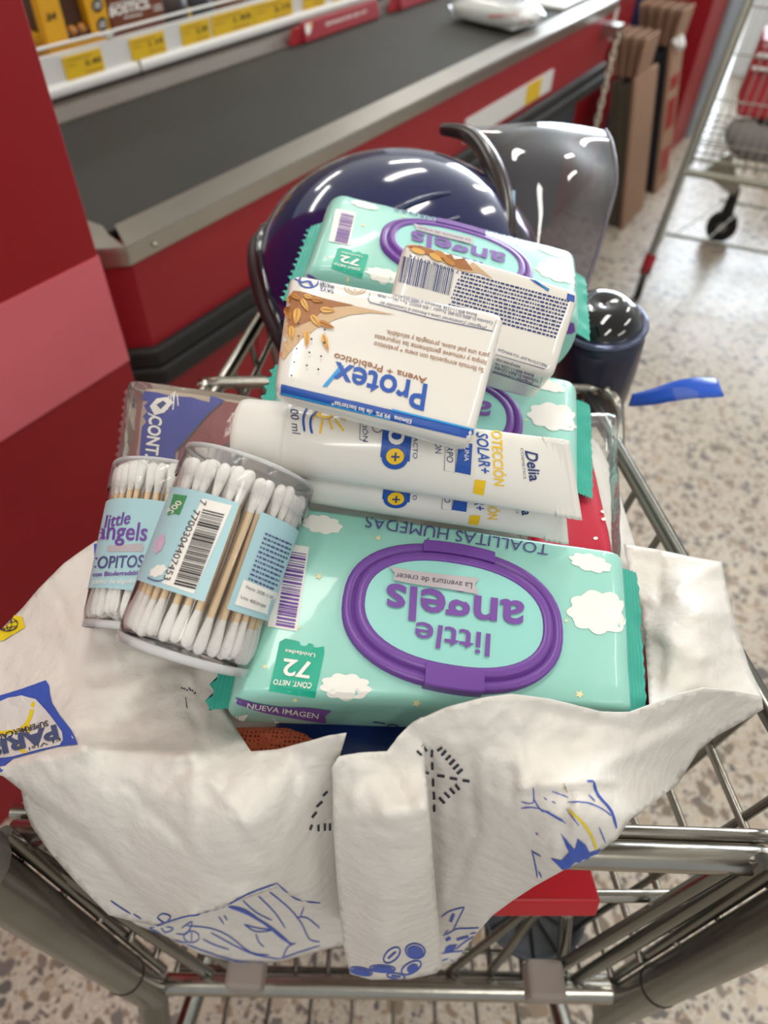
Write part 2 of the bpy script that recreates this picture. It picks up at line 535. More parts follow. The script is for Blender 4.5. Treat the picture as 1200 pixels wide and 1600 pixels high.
MB().prism(*plan([(.63, .853), (.51, .975), (.51, 1.40), (2.78, 1.40), (2.78, .853)], .67, .835)).build('upper_body', M_RED, ct)
MB().prism(*plan([(.60, .90), (.52, .985), (.52, 1.38), (.924, 1.38), (.924, .90)], .10, .61)).build('lower_body', M_RED, ct)
MB().prism(*plan([(.928, .90), (.928, 1.38), (1.62, 1.38), (1.62, .90)], .10, .61)).build('lower_body', M_RED, ct)
MB().prism(*plan([(1.62, .905), (1.62, 1.38), (2.74, 1.38), (2.74, .905)], .10, .61)).build('lower_body', mat('slate_laminate', (62, 68, 78), .5), ct)
MB().prism(*plan([(.62, .93), (.56, .99), (.56, 1.36), (2.7, 1.36), (2.7, .93)], 0, .10)).build('toe_kick', M_BLACKR, ct)
for z0, z1, pr in ((.640, .675, .838), (.605, .640, .832)):
    MB().prism(*plan([(.624, pr), (.505, pr + .12), (.505, pr + .16), (.65, .89), (2.78, .89), (2.78, pr)], z0, z1)).build('bumper_strip', M_BLACKR, ct, bevel=.006)
# steel edging: front flange, top flange, end plate, back ledge
MB().prism(*plan([(.622, .848), (.505, .965), (.505, .972), (.63, .855), (2.785, .855), (2.785, .848)], .824, .852)).build('edge_flange', M_STEEL, ct, bevel=.002)
MB().prism(*plan([(.622, .848), (.662, .915), (2.785, .912), (2.785, .848)], .8525, .8555)).build('edge_top', M_STEEL, ct)
MB().prism(*plan([(.622, .848), (.505, .965), (.505, 1.34), (.648, 1.34), (.648, .995), (.650, .930), (.634, .895)], .852, .855)).build('end_plate', M_STEEL, ct)
MB().prism(*plan([(.51, 1.345), (.51, 1.41), (2.78, 1.41), (2.78, 1.345)], .85, .852)).build('back_ledge', M_STEELD, ct)
MB().prism([W(.51, 1.352, .852), W(.51, 1.362, .874), W(.51, 1.41, .874), W(.51, 1.41, .852)], CU * 2.27).build('back_rail', M_STEELD, ct)
MB().ubox(.648, 2.78, .912, 1.346, .838, .851).build('conveyor_belt', M_BELT, ct, label='dark rubber conveyor belt')
MB().lathe([(0, .0025), (.003, .002), (.004, 0)], Matrix.Translation(W(.675, .846, .838)) @ CN.to_track_quat('-Z', 'Y').to_matrix().to_4x4(), 10).build('rivet', M_CHROME, ct)
MB().ubox(1.73, 2.29, .8485, .853, .694, .75).build('price_strip', M_WHITE, ct, label='white price strip')
MB().ubox(2.10, 2.20, .8465, .849, .696, .748).build('price_card', M_TAG, ct)
MB().ubox(.937, 1.13, .846, .853, .685, .765).build('notice_holder', M_WHITE, ct)
MB().ubox(.944, 1.124, .844, .847, .692, .758).build('notice_card', M_TAG, ct, label='yellow notice card')

# pay station beyond the belt
ps = thing('pay_station', 'red cashier stand with steel top and white notice past the conveyor', 'cashier stand', W(3.0, 1.0, 0))
MB().ubox(2.86, 3.45, .985, 1.4, .0, .80).build('body', M_RED, ps)
MB().ubox(2.84, 3.47, .965, 1.42, .80, .835).build('steel_top', M_STEEL, ps, bevel=.003)
MB().ubox(3.02, 3.24, .982, .985, .64, .75).build('notice', I_WHITE, ps)
MB().ubox(2.79, 2.86, .99, 1.35, .0, .76).build('gap_box', M_BLACKR, ps)  # black box filling the gap between counter and stand
MB().ubox(3.25, 3.45, 1.0, 1.15, .836, 1.0).build('card_terminal_stand', mat('sage_plastic', (120, 140, 128), .5), ps)
bx_ = MB().ubox(3.76, 4.03, .99, 1.25, 0, 1.0).build('storage_bin', mat('navy_bin', (24, 42, 82), .5))
props(bx_, 'dark blue storage bin standing behind the paper carrier bags', 'bin')
bx_ = thing('display_stand', 'red and grey display stand behind the paper carrier bags', 'stand', W(4.2, .95, 0))
MB().ubox(4.05, 4.4, .8, 1.15, 0, 1.05).build('red_body', M_RED, bx_)
MB().ubox(4.405, 4.8, .78, 1.1, 0, 1.0).build('grey_side', mat('grey_board', (150, 160, 168), .6), bx_)

# hanging chain barrier
ch = thing('barrier_chain', 'pale plastic chain hanging from the end of the counter', 'chain', W(2.69, .80, .48))
MB().ubox(2.68, 2.74, .80, .855, .765, .80).build('chain_hook', M_STEEL, ch)
for i in range(13):
    c = W(2.69, .80, .765 - i * .024); a = CU if i % 2 else CN
    MB().tube([c + a * (.008 * math.cos(t)) + Vector((0, 0, .017 * math.sin(t))) for t in [6.2832 * k / 10 for k in range(10)]], .0034, 6, closed=True).build('chain_link', mat('ivory_plastic', (206, 200, 182), .5), ch)

# paper carrier bags leaning in two upright stacks


def leaning(mb, u0, u1, n0, n1, z0, z1, lean):
    return mb.box(W(u0, n0, z0), CU * (u1 - u0), CN * (n1 - n0), Vector((0, 0, z1 - z0)) + CN * lean * (z1 - z0))


def bag_stack(label, u0, u1, n0, dn, z1, edge, cover, cnt, redprint):
    s = thing('paper_bag_stack', label, 'paper bags', W(u0, n0, 0), group=None)
    w = dn / cnt
    for k in range(cnt):
        m_ = edge if k else cover
        leaning(MB(), u0 + (k % 3) * .006, u1, n0 + k * w, n0 + (k + .86) * w, .003, z1 - (k % 4) * .01, .2).build('paper_bag', m_, s)
    hw = mat('twisted_paper_cord', (128, 96, 74), .85)
    for k in range(cnt):                         # upright paper handles, fanned out
        b = W(u0 + .02, n0 + (k + .4) * w + z1 * .2, z1)
        t = b + CN * ((k - cnt / 2) * .006 + .02) + Vector((0, 0, .13))
        MB().box(b, CU * (.17), CN * w * .55, t - b).build('handle', hw if k % 2 else M_KRAFT, s)
    if redprint:
        for zz, hh in ((.08, .10), (.26, .12), (.42, .05)):
            leaning(MB(), u0 + .03, u1 - .03, n0 + zz * .2 - .002, n0 + zz * .2 - .0005, zz, zz + hh, .2).build('red_print', M_RED, s)
    return s


bag_stack('stack of brown kraft paper bags with an olive edge hung at the counter end', 3.08, 3.36, .69, .10, .56, mat('olive_paper', (84, 76, 62), .85), M_KRAFT, 7, False)
bag_stack('stack of black edged paper bags with red print on the brown outer face', 3.54, 3.72, .69, .15, .58, mat('black_paper', (36, 38, 44), .8), M_KRAFT, 9, True)
mb = MB(); q = [W(3.56 + .02 * i, .80 + .018 * math.sin(i * 2.1), .57 + .012 * math.cos(i * 1.7)) for i in range(5)]
q = [p + Vector((0, 0, .022)) for p in q]
mb.tube(smooth_pts([tuple(p) for p in q], 3), .016, 8)
props(mb.build('tissue_scrap', M_WHITE), 'crumpled white paper scrap on top of the black edged bags', 'paper')

# confectionery shelf behind the belt
sh = thing('candy_shelf', 'white confectionery shelf with price rail behind the conveyor belt', 'shelf', W(1.7, 1.6, 0))
MB().ubox(.55, 2.9, 1.412, 1.95, .86, .90).build('shelf_board', M_WHITE, sh)
MB().prism([W(.55, 1.392, .878), W(.55, 1.386, .884), W(.55, 1.386, .895), W(.55, 1.392, .901), W(.55, 1.412, .901), W(.55, 1.412, .878)], CU * 2.35).build('lower_rail', M_WHITE, sh, bevel=.003)
MB().ubox(.55, 2.9, 1.398, 1.412, .90, .948).build('price_rail', M_WHITE, sh)
MB().ubox(.55, 2.9, 1.95, 1.97, 0, 1.6).build('back_board', mat('shelf_back', (96, 84, 70), .7), sh)
MB().ubox(.6, 2.85, 1.44, 1.94, 0, .86).build('plinth', M_WHITE, sh)
for u0, u1 in ((.72, 1.118), (1.128, 1.72), (1.73, 2.4)):
    p = [W(u0, 1.405, .93), W(u0, 1.400, .955), W(u0 + .01, 1.398, .963), W(u1 - .01, 1.398, .963), W(u1, 1.400, .955), W(u1, 1.405, .93)]
    MB().tube(smooth_pts([tuple(x) for x in p], 3), .0032, 8).build('wire_guard', M_WHITE, sh)
MB().ubox(1.175, 1.177, 1.3845, 1.3995, .879, .902).build('rail_joint', I_DGREY, sh)

TAGS = [((97, 90), (157, 75), (163, 110), (105, 126), '5.40', 'under the yellow 24 count box'),
        ((202, 63), (255, 47), (260, 82), (207, 95), '1.10', 'under the brown chocolate box'),
        ((282, 40), (325, 27), (330, 60), (286, 74), '2.30', 'under the dark snack packets'),
        ((330, 26), (394, 8), (397, 42), (333, 59), '1.95', 'first of the joined pair of tags'),
        ((395, 8), (455, -8), (458, 24), (398, 42), '2.15', 'second of the joined pair of tags'),
        ((473, -12), (506, -20), (508, 8), (475, 16), '1.45', 'above the red divider bar'),
        ((520, -24), (556, -32), (558, -6), (522, 2), '1.25', 'farthest along above the red divider')]
for a, b, c, d, t, where in TAGS:
    P = [Pn(*q, 1.396) for q in (a, b, c, d)]
    z1 = (P[0].z + P[1].z) / 2; z0 = (P[2].z + P[3].z) / 2; u0 = (P[0].dot(CU) + P[3].dot(CU)) / 2; u1 = (P[1].dot(CU) + P[2].dot(CU)) / 2
    tg = thing('price_tag', 'yellow price tag on the white shelf rail ' + where, 'price tag', W((u0 + u1) / 2, 1.396, z0), 'price tags on the shelf rail')
    MB().ubox(u0, u1, 1.3945, 1.3978, z0, z1).build('card', M_TAG, tg)
    pl = Plane(W(0, 1.3942, 0), CN, tg)
    mx = lambda s_, r: (a[0] + (b[0] - a[0]) * s_ + (d[0] - a[0]) * r, a[1] + (b[1] - a[1]) * s_ + (d[1] - a[1]) * r)
    text(pl, 'price', t, mx(.54, .58), mx(.95, .55), (-1.5, -8), I_BLACK, bold=.02, maxlen=60)
    strokes(pl, 'small_print', [([mx(.08, .2), mx(.72, .2)], 1.2), ([mx(.08, .42), mx(.3, .42)], 1.2), ([mx(.5, .82), mx(.92, .82)], 1.4)], I_BROWN, maxlen=60)


def px_box(px0, px1, n0, dn, z0, z1):
    u0 = Pn(*px0, n0).dot(CU); u1 = Pn(*px1, n0).dot(CU)
    return MB().ubox(u0, u1, n0, n0 + dn, z0, z1), u0, u1


# candy boxes on the shelf
N0 = 1.43
o = thing('candy_bag', 'purple and pink sweets bag at the start of the shelf', 'candy', W(.94, N0, .9))
rows = []
for i in range(9):
    z = .902 + .14 * i / 8; rows.append([W(.78 + .195 * j / 8, N0 + .055 - .03 * math.sin(3.1416 * i / 8) * math.sin(3.1416 * j / 8) + .02 * (i / 8), z) for j in range(9)])
s_ = MB().grid(rows); s_.build('front_film', mat('purple_candy_film', (128, 50, 112), .35, var=.5, scale=30), o, solid=.02)
sf = Surf(s_, o)
for c, r, m_ in (((28, 40), 7, I_GREEN), ((50, 62), 9, mat('pink_ink', (214, 80, 130), .5)), ((62, 44), 8, I_BLACK), ((36, 62), 7, I_BLUE), ((50, 92), 5, I_GREEN), ((70, 90), 8, I_BLACK)):
    poly(sf, 'printed_spot', disc2d(c, r, r * 1.1), m_, eps=.001, maxlen=40)


def carton(label, u0, u1, z1, m_, depth=.2, name='candy_carton', n0=N0):
    t = thing(name, label, 'candy', W((u0 + u1) / 2, n0, .9))
    MB().ubox(u0, u1, n0, n0 + depth, .901, z1).build('carton', m_, t, bevel=.003)
    return t, Plane(W(0, n0 - .0007, 0), CN, t)


M_YC = mat('yellow_carton', (222, 164, 28), .45, var=.06); M_BRC = mat('chocolate_brown_carton', (112, 58, 34), .45, var=.06); M_DKC = mat('dark_carton', (72, 46, 32), .5)
t, pl = carton('open yellow candy carton printed with the number 24', 0.992, 1.154, .955, M_YC)
MB().prism([W(.993, N0 - .001, .95), W(1.043, N0 - .001, .95), W(1.046, N0 + .004, 1.08), W(.999, N0 + .004, 1.08)], CN * .02).build('side_flap', M_YC, t)
text(pl, 'count_number', '24', (73, 33), (88, 29), (-1, -11), I_BLACK, bold=.03, maxlen=60)
text(pl, 'carton_lettering', 'mmm.', (114, 82), (147, 73), (-1, -6), I_BLACK, bold=.03, maxlen=60)
MB().ubox(1.047, 1.106, N0 + .02, N0 + .18, .956, 1.08).build('chocolate_packets', M_DKC, t)
for k in range(5):
    MB().lathe([(0, .010), (.007, .008), (.010, 0), (.007, -.008), (0, -.010)], Matrix.Translation(W(1.053 + .012 * k, N0 + .012, .962 + .006 * (k % 2))), 10).build('wrapped_sweet', I_GOLDD if k % 2 else M_DKC, t)
MB().prism([W(1.105, N0, .95), W(1.153, N0, .95), W(1.157, N0, 1.09), W(1.100, N0, 1.09)], CN * .02).build('front_flap', M_YC, t)
pl2 = Plane(W(0, N0 - .0007, 0), CN, t)
for c in ((152, 8), (160, 38)):
    pp = [(c[0] + 9 * math.cos(.3927 + .7854 * i), c[1] + 12 * math.sin(.3927 + .7854 * i)) for i in range(8)]
    poly(pl2, 'warning_octagon', pp, I_BLACK, maxlen=60)
    strokes(pl2, 'octagon_print', [([(c[0] - 5, c[1] + dy + 1), (c[0] + 5, c[1] + dy - 1)], 1.6) for dy in (-4, 0, 4)], I_WHITE, eps=.0009, maxlen=60)
t, pl = carton('chocolate brown candy carton with white lettering', 1.160, 1.313, 1.06, M_BRC)
text(pl, 'carton_lettering', 'BOSTICS.', (172, 26), (236, 11), (-1.5, -14), I_WHITE, bold=.04, maxlen=60)
strokes(pl, 'carton_print', [([(193, 28), (222, 22)], 2), ([(172, 8), (225, -4)], 2), ([(240, 10), (252, 7)], 2), ([(240, 16), (254, 13)], 2)], I_WHITE, maxlen=60)
for k, (u0, u1, z1, c, lab) in enumerate(((1.335, 1.415, 1.0, (52, 42, 40), 'dark snack packet with a blue and yellow mark'), (1.42, 1.50, .99, (40, 38, 40), 'black snack packet with a white label'), (1.51, 1.62, 1.02, (120, 66, 36), 'brown snack packet with pale nut picture'), (1.63, 1.80, 1.0, (150, 150, 150), 'silver snack packet far along the shelf'), (1.82, 2.3, 1.0, (104, 60, 52), 'maroon snack box far along the shelf'))):
    t = thing('snack_packet', lab + ' on the candy shelf', 'snack', W((u0 + u1) / 2, N0, .9))
    rows = [[W(u0 + (u1 - u0) * j / 6, N0 + .055 - .03 * math.sin(3.1416 * i / 6) * math.sin(3.1416 * j / 6),   .902 + (z1 - .902) * i / 6) for j in range(7)] for i in range(7)]
    MB().grid(rows).build('packet', mat('packet_%d' % k, c, .35, var=.4, scale=40), t, solid=.02)
    uc = (u0 + u1) / 2
    MB().ubox(uc - .02, uc + .02, N0 + .019, N0 + .027, .945, .965).build('label', [I_BLUE, I_WHITE, I_CREAM, I_WHITE, I_CREAM][k], t)
    if k == 0: MB().ubox(uc + .021, uc + .04, N0 + .021, N0 + .029, .935, .955).build('label', I_YEL, t)

# red divider bars lying on the ledge
for u0, u1, lab in ((1.69, 2.05, 'red customer divider bar with white lettering on the belt ledge'), (2.17, 2.5, 'red customer divider bar farther along the belt ledge')):
    dv = thing('divider_bar', lab, 'divider', W(u0, 1.35, .852))
    MB().prism([W(u0, 1.325, .853), W(u0, 1.335, .895), W(u0, 1.345, .895), W(u0, 1.3505, .853)], CU * (u1 - u0)).build('bar', M_RED, dv, bevel=.002)
    MB().prism([W(u0 - .045, 1.332, .853), W(u0 - .03, 1.334, .888), W(u0 - .03, 1.345, .888), W(u0 - .045, 1.35, .853)], CU * .05).build('end_cap', M_RED, dv)
    if u0 < 2:
        nn = (W(u0, 1.335, .895) - W(u0, 1.325, .853)).cross(CU)
        pl = Plane(W(u0, 1.3244, .853), nn, dv)
        text(pl, 'lettering', 'SEPARADOR DE NT', (509, 41), (574, 20), (-1, -5.5), I_WHITE, bold=.01, maxlen=60)
        poly(pl, 'emblem', [(477, 38), (486, 35), (487, 44), (483, 54), (480, 55), (477, 47)], I_WHITE, maxlen=60)
        poly(pl, 'emblem_flash', [(483, 37), (488, 36), (487, 43), (484, 44)], I_GOLD, maxlen=60, eps=.001)

# wrapped food tray on the belt
tr = thing('wrapped_food_tray', 'plastic wrapped food tray with green and red print on the belt', 'food tray', W(2.25, 1.03, .851))
base = Matrix.Translation(W(2.22, 1.03, .8535)) @ Matrix.Rotation(-AZ - .15, 4, 'Z')
L, Dp = .26, .17
rows = []
for i in range(15):
    a = -1 + 2 * i / 14; r_ = []
    for j in range(24):
        t_ = 6.2832 * j / 24; ee = max(.02, 1 - abs(a) ** 5); cy = math.copysign(abs(math.cos(t_)) ** .6, math.cos(t_)); cz = math.copysign(abs(math.sin(t_)) ** .6, math.sin(t_))
        r_.append(base @ Vector((a * L / 2, cy * Dp / 2 * (.7 + .3 * ee), .03 + cz * .03 * ee + (.002 * noise.noise((a * 9, j * .7, 1)) if cz > 0 else 0))))
    rows.append(r_)
s_ = MB().grid(rows, wrap=True); s_.build('wrap_film', film('wrap_film', (240, 242, 240), .30, .12, .5, 60), tr)
MB().box(base @ Vector((-.11, -.07, .004)), base.to_3x3() @ Vector((.22, 0, 0)), base.to_3x3() @ Vector((0, .14, 0)), (0, 0, .035)).build('foam_tray', M_WHITE, tr, bevel=.008)
sf = Surf(s_, tr)
poly(sf, 'green_print', cloud2d((745, 40), 14, 7), I_GREEN, eps=.001, maxlen=40)
poly(sf, 'red_print', cloud2d((822, 36), 10, 6), M_RED, eps=.001, maxlen=40)
strokes(sf, 'print_line', [([(762, 26), (808, 22)], 5)], mat('rose_ink', (186, 120, 116), .5), eps=.001, maxlen=40)
poly(sf, 'red_print', disc2d((703, 18), 6, 9), M_RED, eps=.001, maxlen=40)
o = MB().ubox(2.50, 2.78, .93, 1.17, .8512, .862).build('paper_tray', M_WHITE, bevel=.004)
props(o, 'flat white tray at the far end of the conveyor belt', 'tray')

# second shopping cart parked to the right
C2A = Vector((.995, 2.514, .43)); dX = Vector((.943, -.333, 0)); dY = Vector((.333, .943, 0))
c2 = thing('shopping_cart', 'wire shopping cart parked on the floor beyond the paper bags', 'shopping cart', (1.25, 2.7, 0))
LEAN = Vector((.171, .30, 0))
WD = .66; LN = .62


def c2p(x, y, z): return C2A + dX * x + dY * y + LEAN * (z - .43) + Vector((0, 0, z - .43))


M_CART2 = mat('grey_cart_tube', (150, 148, 136), .4, .85, var=.1)
for x in (0, WD):
    MB().tube([c2p(x, 0, .14), c2p(x, 0, .43), c2p(x, 0, .98)], .014, 10).build('upright', M_CART2, c2)
    MB().tube([c2p(x, 0, .10), c2p(x, 0, .165)], .021, 10).build('bumper_ring', M_RED, c2, label='red plastic bumper')
    w_ = MB(); w_.tube([c2p(x, 0, .112) - dX * .016, c2p(x, 0, .112) + dX * .016], .02, 10); w_.build('leg_socket', M_BLACKR, c2)
    p = c2p(x, 0, .1) - Vector((0, 0, .035)) - dX * .012; p.z = .056
    MB().tube([p, p + dX * .024], .056, 16).build('wheel', M_BLACKR, c2)
MB().tube([c2p(0, 0, .43), c2p(WD, 0, .43)], .013, 10).build('cross_bar', M_CART2, c2)
MB().tube([c2p(0, .02, .465), c2p(WD, .02, .465)], .006, 8).build('cross_bar', M_CART2, c2)
MB().tube([c2p(0, 0, .98), c2p(WD, 0, .98)], .014, 10).build('handle', M_RED, c2)
for x in (0, WD):
    MB().tube([c2p(x, 0, .95), c2p(x * .9 + .02, LN, .90)], .006, 8).build('rim_wire', M_CART2, c2)
    for k in range(7):
        z = .50 + k * .07; MB().tube([c2p(x, .02, z), c2p(x * .9 + .02, LN, z - .02)], .0028, 6, False).build('side_wire', M_CART2, c2)
    for k in range(9):
        y = .05 + k * .065; xx = x + (x * .9 + .02 - x) * y / LN
        MB().tube([c2p(xx, y, .45), c2p(xx, y, .94)], .0028, 6, False).build('side_wire', M_CART2, c2)
for k in range(22):
    x = .015 + k * .029; MB().tube([c2p(x, .0, .45), c2p(x, .0, .92)], .0024, 6, False).build('gate_wire', M_CART2, c2)
for k in range(4):
    MB().tube([c2p(0, .0, .52 + k * .12), c2p(WD, .0, .52 + k * .12)], .0028, 6, False).build('gate_wire', M_CART2, c2)
for k in range(16):
    x = .02 + k * .042; MB().tube([c2p(x, .0, .455), c2p(x * .9 + .02, LN, .47)], .0026, 6, False).build('floor_wire', M_CART2, c2)
for k in range(8):
    y = .05 + k * .075; MB().tube([c2p(0, y, .455), c2p(WD, y, .455)], .0026, 6, False).build('floor_wire', M_CART2, c2)
for k in range(16):
    x = .03 + k * .037; MB().tube([c2p(x, LN, .47), c2p(x, LN, .90)], .0026, 6, False).build('front_wire', M_CART2, c2)
P_ = [Pz(1040, 365, .15), Pz(1200, 395, .15), Pz(1300, 412, .15)]
MB().tube([c2p(0, .0, .17), P_[0], P_[1], P_[2]], .007, 8).build('rack_rail', M_CART2, c2)
MB().tube([Pz(1125, 312, .15), Pz(1300, 345, .15)], .007, 8).build('rack_rail', M_CART2, c2)
for k in range(5):
    a = P_[0].lerp(P_[2], .05 + .2 * k); b = Pz(1125, 312, .15).lerp(Pz(1300, 345, .15), .05 + .2 * k)
    MB().tube([a, b], .003, 6).build('rack_wire', M_CART2, c2)
for s_ in (0, 1):
    f0 = Vector((1.40, 2.93, 0)) + dX * (.36 * s_)
    MB().prism([c2p(.05 + .3 * s_, .06, .42), c2p(.14 + .3 * s_, .30, .42), f0 + Vector((.02, .02, .20)), f0 + Vector((-.02, -.02, .20))], dX * .012).build('caster_bracket', M_CART2, c2)
    MB().tube([f0 + Vector((0, 0, .22)), f0 + Vector((0, 0, .11))], [.018, .026], 10).build('caster_fork', M_BLACKR, c2)
    MB().tube([f0 + Vector((0, 0, .062)) - dY * .016, f0 + Vector((0, 0, .062)) + dY * .016], .062, 18).build('caster_wheel', M_BLACKR, c2)
    MB().tube([f0 + Vector((0, 0, .062)) - dY * .018, f0 + Vector((0, 0, .062)) + dY * .018], .02, 12).build('caster_hub', M_CART2, c2)

rb = thing('hand_basket', 'red plastic hand basket inside the parked shopping cart', 'basket', Pd(1190, 150, 2.75))
b0 = c2p(.225, .17, .56)
mb = MB(); mb.prism([b0 - dX * .12, b0 + dX * .22, b0 + dX * .22 + dY * .3, b0 - dX * .12 + dY * .3], Vector((0, 0, .20)) + LEAN * .2)
mb.build('tub', mat('red_basket_plastic', (168, 22, 36), .4), rb, bevel=.012)
for k in range(3):
    MB().tube([b0 - dX * .125 + LEAN * (.1 + k * .04) + Vector((0, 0, .14 + k * .035)) - dY * .004, b0 + dX * .225 + LEAN * (.1 + k * .04) + Vector((0, 0, .14 + k * .035)) - dY * .004], .006, 8).build('rib', M_WHITE if k < 2 else M_RED, rb)
gb = MB(); rows = []
g0 = c2p(.235, .17, .464)
for i in range(9):
    t_ = i / 8; r_ = []
    for j in range(14):
        a = 6.2832 * j / 14; rr = (.10 + .03 * math.sin(t_ * 3.1)) * (1 + .08 * math.sin(j * 2.3)) * (1 if t_ < .95 else .6)
        r_.append(g0 + dX * rr * 1.1 * math.cos(a) + dY * rr * math.sin(a) * .8 + Vector((0, 0, t_ * .092)) + LEAN * t_ * .092)
    rows.append(r_)
gb.grid(rows, wrap=True); props(gb.build('grey_sack', mat('grey_sack_fabric', (120, 116, 112), .8, bump=.3, bscale=30)), 'grey cloth sack slumped below the red basket in the parked cart', 'sack')

# stock far behind
for nm, lab, u0, u1, n0, n1, z1, c, cat in (
        ('cardboard_carton', 'brown cardboard carton on the floor far behind the paper bags', 4.9, 5.4, .05, .5, .55, (168, 132, 96), 'box'),
        ('cardboard_carton', 'large tan cardboard carton seen through the parked cart', 4.3, 4.8, -.6, .0, .42, (150, 120, 96), 'box'),
        ('cardboard_carton', 'pale cardboard carton behind the red hand basket', 4.6, 5.2, -1.35, -.75, .7, (176, 148, 112), 'box'),
        ('storage_crate', 'blue plastic crate stacked far behind the parked cart', 5.2, 5.7, -.55, .0, .8, (54, 92, 148), 'crate'),
        ('white_freezer', 'white chest freezer far behind the parked cart', 5.8, 7.2, -.2, .9, .95, (226, 230, 234), 'freezer')):
    t = thing(nm, lab, cat, W((u0 + u1) / 2, (n0 + n1) / 2, 0))
    MB().ubox(u0, u1, n0, n1, 0, z1).build('body', mat(nm + '_%d' % int(u0 * 10 + n0 * 100), c, .7), t, bevel=.01)
    if nm == 'white_freezer': MB().ubox(u0 - .01, u1 + .01, n0 - .01, n1 + .01, z1, z1 + .06).build('lid', mat('freezer_lid', (206, 216, 222), .3), t, bevel=.01)
    elif nm == 'storage_crate': MB().ubox(u0 - .015, u1 + .015, n0 - .015, n1 + .015, z1 - .06, z1 + .003).build('rim', mat('crate_rim', (44, 78, 130), .5), t, bevel=.005)
    else: MB().ubox(u0 - .002, u1 + .002, (n0 + n1) / 2 - .025, (n0 + n1) / 2 + .025, .01, z1 + .002).build('tape', mat('parcel_tape', (190, 160, 120), .3), t)
db = MB(); rows = []
d0 = W(4.35, .18, 0)
for i in range(8):
    t_ = i / 7; r_ = [d0 + CU * (.12 * math.cos(a)) * (1 - .2 * t_) + CN * (.10 * math.sin(a) + .05 * t_) + Vector((0, 0, .45 * t_)) for a in [6.2832 * j / 12 for j in range(12)]]
    rows.append(r_)
db.grid(rows, wrap=True); props(db.build('dark_sack', mat('dark_navy_fabric', (26, 30, 42), .8)), 'dark sack standing against a carton behind the paper bags', 'sack')
# ================================================================== THE CART IN FRONT
cart = thing('shopping_cart', 'chrome wire shopping cart holding the white bag and groceries', 'shopping cart', (0.0, .4, 0))


def rodp(name, pts, r, m=M_CHROME, seg=10, **k): return MB().tube(pts, r, seg).build(name, m, cart, **k)


def rimx(y, side):
    return (.270 - .19 * (y - .105)) if side > 0 else (-.236 + .18 * (y - .105))


RZ = .95; FRONT = .90
UPL = [Py(0, 1385, .105), Py(230, 1545, .105)]; UPR = [Py(1200, 1448, .105), Py(975, 1568, .105)]


def upr(side, z):
    a, b = (UPL if side < 0 else UPR); t = (z - a.z) / (b.z - a.z); return a + (b - a) * t


for s in (-1, 1):
    top = upr(s, 1.02); bot = upr(s, .47)
    rodp('upright', [top, bot], .0165, M_CHROMED, 20)
    zs = Py(205, 1522, .105).z if s < 0 else Py(1028, 1538, .105).z
    rodp('tube_seam', [upr(s, zs + .0015), upr(s, zs - .0015)], .0171, M_SEAM, 20)
    lx = bot.x * 1.02
    rodp('leg', [bot + Vector((0, 0, .01)), Vector((lx, .085, .42)), Vector((lx * 1.01, .055, .32)), Vector((lx * 1.02, .02, .16))], .0155, M_CHROMED, 16)
    rodp('edge_wire', [upr(s, .93) + Vector((-s * .012, .018, 0)), upr(s, .50) + Vector((-s * .012, .018, 0))], .0042, M_CHROMED)
    # rear wheel
    w = Vector((lx * 1.02, .0, .065))
    MB().tube([w - Vector((.014, 0, 0)), w + Vector((.014, 0, 0))], .065, 24).build('wheel', M_BLACKR, cart)
    MB().box(w + Vector((-.02, -.02, 0)), (.004, 0, 0), (0, .04, 0), (0, .01, .11)).build('wheel_bracket', M_CHROMED, cart)
    MB().box(w + Vector((.016, -.02, 0)), (.004, 0, 0), (0, .04, 0), (0, .01, .11)).build('wheel_bracket', M_CHROMED, cart)
    # chassis tube running forward to the front caster
    fx = rimx(.78, s) * .8
    rodp('chassis_tube', [Vector((lx, .05, .30)), Vector((lx * .96, .2, .22)), Vector((fx, .72, .18)), Vector((fx, .80, .18))], .0125, M_CHROMED, 12)
    f0 = Vector((fx, .78, .055))
    MB().tube([f0 - Vector((.012, 0, 0)), f0 + Vector((.012, 0, 0))], .055, 20).build('caster_wheel', M_BLACKR, cart)
    MB().tube([f0 + Vector((0, 0, .04)), f0 + Vector((0, 0, .125))], [.02, .014], 12).build('caster_fork', M_CHROMED, cart)
    # rim rail, side wires
    rodp('rim_rail', [Vector((rimx(y, s), y, RZ)) for y in (.11, .25, .40, .55, FRONT)], .0068, M_CHROMED if s > 0 else M_CHROME)
    for k in range(1, 7):
        z = RZ - .072 * k
        rodp('side_wire', [Vector((rimx(y, s) - s * (.006 + .006 * k), y, z + (y - .12) * .1)) for y in (.118, FRONT - .02)], .0034, M_CHROME, 8)
    y = .165
    while y < FRONT:
        rodp('side_wire', [Vector((rimx(y, s) - s * .003, y, RZ)), Vector((rimx(y, s) - s * .048, y, .505 + (y - .12) * .1))], .0030, M_CHROMED, 8)
        y += .048
# collars on the left and right uprights
for px_, s in (((18, 1305), -1), ((1192, 1342), 1)):
    c = upr(s, .95)
    MB().tube([c - Vector((0, 0, .022)), c + Vector((0, 0, .022))], [.021, .0225], 16).build('clamp_collar', mat('grey_clamp_plastic', (112, 106, 100), .45), cart, bevel=.002)
